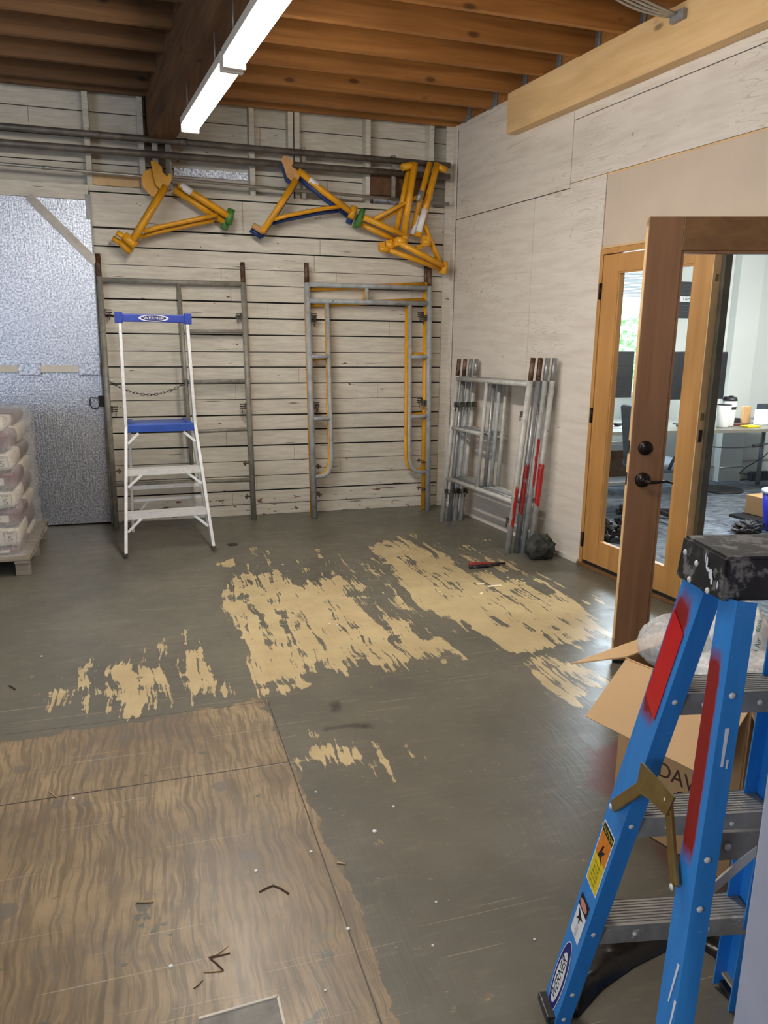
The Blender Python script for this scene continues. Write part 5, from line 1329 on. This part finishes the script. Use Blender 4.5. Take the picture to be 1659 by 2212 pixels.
# rivets along the front rail
for z in (0.285, 0.585, 0.885, 0.10, 0.02):
    p = FA(z)-ED*0.0785+EW*0.018
    bm = B(); lathe(bm, p, [(0.0065, 0), (0.005, 0.002), (0.0001, 0.003)], 12, (EW, UP, -ED)); obj('rivet', bm, 'alu', t)
for z in (0.70, 0.615, 0.98, 0.4):
    p = RA(z)-ED*0.0555+EW*0.016
    bm = B(); lathe(bm, p, [(0.0065, 0), (0.005, 0.002), (0.0001, 0.003)], 12, (EW, UP, -ED)); obj('rivet', bm, 'alu', t)
# stickers on the outer web of the front rail
fd = (F1-F0).normalized(); fw = (-ED-fd*(-ED).dot(fd)).normalized(); fn = fw.cross(fd)
if fn.dot(EW) > 0: fn = -fn
def onweb(x, z, lift=0.0006): return FA(z)+fw*x+fn*lift
def quad(bm, pts, lift=0.0006, th=0.0004): prism(bm, [onweb(x, z, lift) for x, z in pts], fn*th)
def webpatch(name, pts, mat, lift=0.0006, parent=t):
    bm = B(); quad(bm, pts, lift); return obj(name, bm, mat, parent)
webpatch('yellow_caution_label', [(0.008, 0.553), (0.068, 0.553), (0.068, 0.392), (0.008, 0.392)], 'white', 0.0005)
webpatch('label_panel', [(0.011, 0.530), (0.065, 0.530), (0.065, 0.470), (0.011, 0.470)], 'labelorange', 0.0009)
webpatch('label_panel', [(0.011, 0.470), (0.065, 0.470), (0.065, 0.395), (0.011, 0.395)], 'labelyellow', 0.0009)
webpatch('label_header', [(0.011, 0.550), (0.065, 0.550), (0.065, 0.530), (0.011, 0.530)], 'inkblack', 0.0009)
text('lettering', 'CAUTION', onweb(0.038, 0.540), fw, fd, 0.011, 'labelyellow', t, 0.0016)
for k in range(5): text('fine_lettering', 'iiii ii iiii', onweb(0.038, 0.455-k*0.012), fw, fd, 0.007, 'inkbrown', t, 0.0016, 1.1)
bm = B(); quad(bm, [(0.024, 0.470), (0.034, 0.505), (0.040, 0.508), (0.036, 0.490), (0.052, 0.500), (0.040, 0.480), (0.048, 0.462), (0.034, 0.474)], 0.0014); obj('label_pictogram', bm, 'inkblack', t)
webpatch('danger_label', [(0.014, 0.352), (0.062, 0.352), (0.062, 0.246), (0.014, 0.246)], 'white', 0.0005)
webpatch('label_header', [(0.014, 0.354), (0.062, 0.354), (0.062, 0.322), (0.014, 0.322)], 'inkblack', 0.0009)
bm = B(); ellipse(bm, onweb(0.038, 0.338), fw, fd, 0.020, 0.010, 0.0016); obj('label_oval', bm, 'pink', t)
bm = B(); quad(bm, [(0.022, 0.318), (0.030, 0.302), (0.024, 0.288), (0.034, 0.296), (0.038, 0.284), (0.041, 0.300), (0.054, 0.306), (0.040, 0.308), (0.032, 0.314)], 0.0012); obj('label_pictogram', bm, 'inkblack', t)
for k in range(4): text('fine_lettering', 'iiiiii', onweb(0.040, 0.277-k*0.008), fw, fd, 0.006, 'inkgrey', t, 0.0014)
ce = onweb(0.036, 0.115, 0.0)
bm = B(); ellipse(bm, ce, fd, -fw, 0.112, 0.0275, 0.0006); obj('logo_ring', bm, 'white', t)
bm = B(); ellipse(bm, ce, fd, -fw, 0.109, 0.025, 0.0011); obj('logo_oval', bm, 'inknavy', t)
bm = B(); ellipse(bm, ce, fd, -fw, 0.078, 0.0185, 0.0016); obj('logo_field', bm, 'white', t)
text('lettering', 'WERNER', ce, fd, -fw, 0.0235, 'inkblack', t, 0.0024, 1.0)
# red tape and red spray paint
webpatch('red_tape', [(0.006, 1.058), (0.062, 1.035), (0.062, 0.845), (0.006, 0.865)], 'redtape', 0.0012)
rd = (R1-R0).normalized(); rw = (-ED-rd*(-ED).dot(rd)).normalized(); rn = rw.cross(rd)
if rn.dot(EW) > 0: rn = -rn
def onrear(x, z, lift): return RA(z)+rw*x+rn*lift
bm = B()
rf = -ED
for z0, z1, x, w in ((0.86, 0.925, 0.016, 0.0036), (0.856, 0.872, 0.025, 0.002)):
    bm = B(); prism(bm, [RA(z0)-ED*0.0556+EW*(x-w*0.6), RA(z0)-ED*0.0556+EW*(x+w*0.6), RA(z1)-ED*0.0556+EW*(x+w), RA(z1)-ED*0.0556+EW*(x-w)], -ED*0.0006); obj('white_drip', bm, 'whitepaint', t)
for z0, z1, x0, x1 in ((0.43, 0.505, 0.030, 0.044), (0.39, 0.445, 0.044, 0.050)):
    bm = B(); prism(bm, [onrear(x0-0.0018, z0, 0.0006), onrear(x0+0.0018, z0, 0.0006), onrear(x1+0.0034, z1, 0.0006), onrear(x1-0.0030, z1, 0.0006)], rn*0.0005); obj('white_drip', bm, 'whitepaint', t)

# ------------------------------------------------------------------ cardboard box with packing behind the stepladder
A = V((1.44, 1.955, 0)); Bc = V((1.571, 1.563, 0)); dirn = (Bc-A).normalized(); dr = V((-dirn.y, dirn.x, 0))
if dr.x < 0: dr = -dr
LB = (Bc-A).length; DB = 0.50; HB = 0.56
t = thing('cardboard_box', A+dirn*LB/2+dr*DB/2, 'open brown cardboard box behind the blue stepladder', 'box')
bm = B(); th = 0.005
def wall(p, q): 
    n_ = (q-p).normalized().cross(UP); prism(bm, [p, q, q+UP*HB, p+UP*HB], n_*th)
Z0 = V((0, 0, 0.004))
p1, p2, p3, p4 = A+Z0, A+dirn*LB+Z0, A+dirn*LB+dr*DB+Z0, A+dr*DB+Z0
wall(p1, p2); wall(p2, p3); wall(p3, p4); wall(p4, p1)
prism(bm, [p1, p2, p3, p4], (0, 0, 0.005))
obj('body', bm, 'card', t)
def flap(h1, h2, o2, o1, mat='card_in'):
    bm = B(); n_ = (h2-h1).cross(o1-h1).normalized(); prism(bm, [h1, h2, o2, o1], n_*0.004); return obj('flap', bm, mat, t)
u1, u2, u3, u4 = (p+UP*(HB+0.002) for p in (p1, p2, p3, p4))
flap(u1, u2, u2-dr*0.185-UP*0.15, u1-dr*0.185-UP*0.15)
flap(u1, u4, u4-dirn*0.22-UP*0.10, u1-dirn*0.22-UP*0.105)
flap(u4, u3, u3+dr*0.2-UP*0.08, u4+dr*0.2-UP*0.08)
flap(u2, u3, u3+dirn*0.10-UP*0.20, u2+dirn*0.10-UP*0.20)
tn = -dr
cpt = A+dirn*0.225
text('lettering', 'DAVI', cpt+UP*0.250, dirn, UP, 0.052, 'inkbrown', t, 0.0065, 0.9)
text('lettering', 'OR', cpt+dirn*0.035+UP*0.188, dirn, UP, 0.046, 'inkbrown', t, 0.0065, 0.9)
text('small_lettering', 'LARGEDI', cpt-dirn*0.065+UP*0.185, dirn, UP, 0.018, 'inkbrown', t, 0.0065, 1.0)
def cushion(name, c, rx, ry, rz, rot, mat, label, seed, cat='packing'):
    bm = B(); bmesh.ops.create_icosphere(bm, subdivisions=5, radius=1); R_ = Matrix.Rotation(rot, 3, 'Z')
    for v in bm.verts:
        x, y, z = v.co; k = max(abs(x), abs(y)); s = (1-abs(x)**3*0.12)
        d = V((math.copysign(abs(x)**0.6, x)*rx, math.copysign(abs(y)**0.6, y)*ry, z*rz*(1+0.25*mn.noise(V((x*3, y*3, seed))))))
        d += V((0, 0, 1))*0.010*mn.noise(V((x*9, y*9, z*4+seed))); v.co = V(c)+R_ @ d
    return tag(obj(name, bm, mat, None, True), label, cat)
ctr = A+dirn*LB/2+dr*DB/2
cushion('bubble_wrap', A+dr*0.17+dirn*0.08+UP*0.61, 0.15, 0.10, 0.075, 0.3, 'bubble', 'crinkled clear plastic film spilling over the box rim', 2)
p_ = cushion('air_pillow', A+dr*0.34+dirn*0.13+UP*0.63, 0.16, 0.13, 0.09, 0.9, 'pillow', 'milky air pillow with green print, highest in the box', 5, 'air pillow')
cushion('air_pillow', A+dr*0.20+dirn*0.27+UP*0.57, 0.15, 0.12, 0.06, 0.2, 'pillow', 'milky air pillow lying nearest in the open box', 7, 'air pillow')
cushion('air_pillow', A+dr*0.40+dirn*0.30+UP*0.50, 0.14, 0.12, 0.07, 1.2, 'pillow', 'milky air pillow sunk deepest in the open box', 11, 'air pillow')
from mathutils.bvhtree import BVHTree
def project_text(name, body, o, px, right, height, mat):
    """lettering pressed onto a curved surface"""
    bvh = BVHTree.FromPolygons([v.co for v in o.data.vertices], [tuple(p.vertices) for p in o.data.polygons])
    d = ray(*px).normalized(); hit = bvh.ray_cast(V((0, 0, HC)), d)
    if hit[0] is None: return
    right = V(right); right = (right - d*right.dot(d)).normalized(); up = d.cross(right)*-1
    tx = text(name, body, hit[0], right, up, height, mat, o, 0)
    for v in tx.data.vertices:
        h = bvh.ray_cast(v.co - d*0.3, d)
        if h[0] is not None: v.co = h[0] - d*0.0015
upv = CR*0.25 - CD*0.97
project_text('lettering', 'Sealed Air', p_, (1632, 1412), upv, 0.017, 'inkgreen')
project_text('small_lettering', '0000', p_, (1640, 1352), upv, 0.013, 'inkgreen')

# second box lying behind, dark polythene on the floor
dbox(2.42, 1.60, 0.5, 0.4, 0.42, 'card', 'plain brown cardboard box farther right behind the open one', 'cardboard_box', 'box', 0.003, -0.28)

def strip(name, left, right, mat, label, cat, h, seed):
    bm = B(); n_ = 40; m__ = 10; rows_ = []
    def samp(L, u):
        s = u*(len(L)-1); i = min(int(s), len(L)-2); return V(L[i]).lerp(V(L[i+1]), s-i)
    for i in range(n_+1):
        u = i/n_; a, b = samp(left, u), samp(right, u); row = []
        for j in range(m__+1):
            v = j/m__; p = a.lerp(b, v); e = math.sin(v*PI)**0.7*math.sin(min(1, u*8, (1-u)*8)*PI/2)
            row.append(bm.verts.new(V((p.x, p.y, 0.003+h*e*(0.6+0.7*abs(mn.noise(V((p.x*16, p.y*16, seed))))) ))))
        rows_.append(row)
    for a, b in zip(rows_, rows_[1:]):
        for j in range(m__):
            f = bm.faces.new((a[j], a[j+1], b[j+1], b[j])); f.smooth = True
    return tag(obj(name, bm, mat), label, cat)
F_ = lambda *L: [(lambda p: (p.x, p.y, 0))(fl(*q)) for q in L]
strip('black_polythene', F_((1222, 2190), (1245, 2110), (1280, 2050), (1340, 2010), (1440, 1990), (1540, 1990), (1650, 1985), (1730, 2040)),
      F_((1248, 2200), (1300, 2140), (1370, 2090), (1440, 2055), (1500, 2040), (1545, 2070), (1562, 2130), (1620, 2210)), 'blackfilm', 'crumpled black polythene on the floor under the blue stepladder', 'plastic sheet', 0.03, 4)
a, b = fl(1556, 2118), fl(1606, 2190)
bm = B(); bar(bm, V((a.x, a.y, 0.045)), V((b.x, b.y, 0.045)), 0.03, 0.008, (1, 0.2, 0)); tag(obj('wood_lath', bm, 'ledger'), 'pale wooden lath on the black polythene', 'lath')

# ------------------------------------------------------------------ wires where the beam meets the joists
bm = B(); 
for k in range(4):
    a = V((2.45, 3.86+0.03*k, 3.315)); e = V((2.86, 3.95, 3.275))
    tube(bm, arc(a, V((2.68, 3.95+0.03*k, 3.31-0.008*k)), e+V((0, 0.01*k, 0.0)), 8), 0.008, 6)
tag(obj('electrical_cable', bm, 'conduit'), 'bundle of grey cables along the ceiling above the pale beam', 'cable')
bm = B(); wbox(bm, 2.70, 2.80, 0.09, 0.12, 3.24, 3.29, 0.002); tag(obj('cable_clamp', bm, 'galv_clean'), 'small metal clamp fixing the cables to the pale beam', 'clamp')
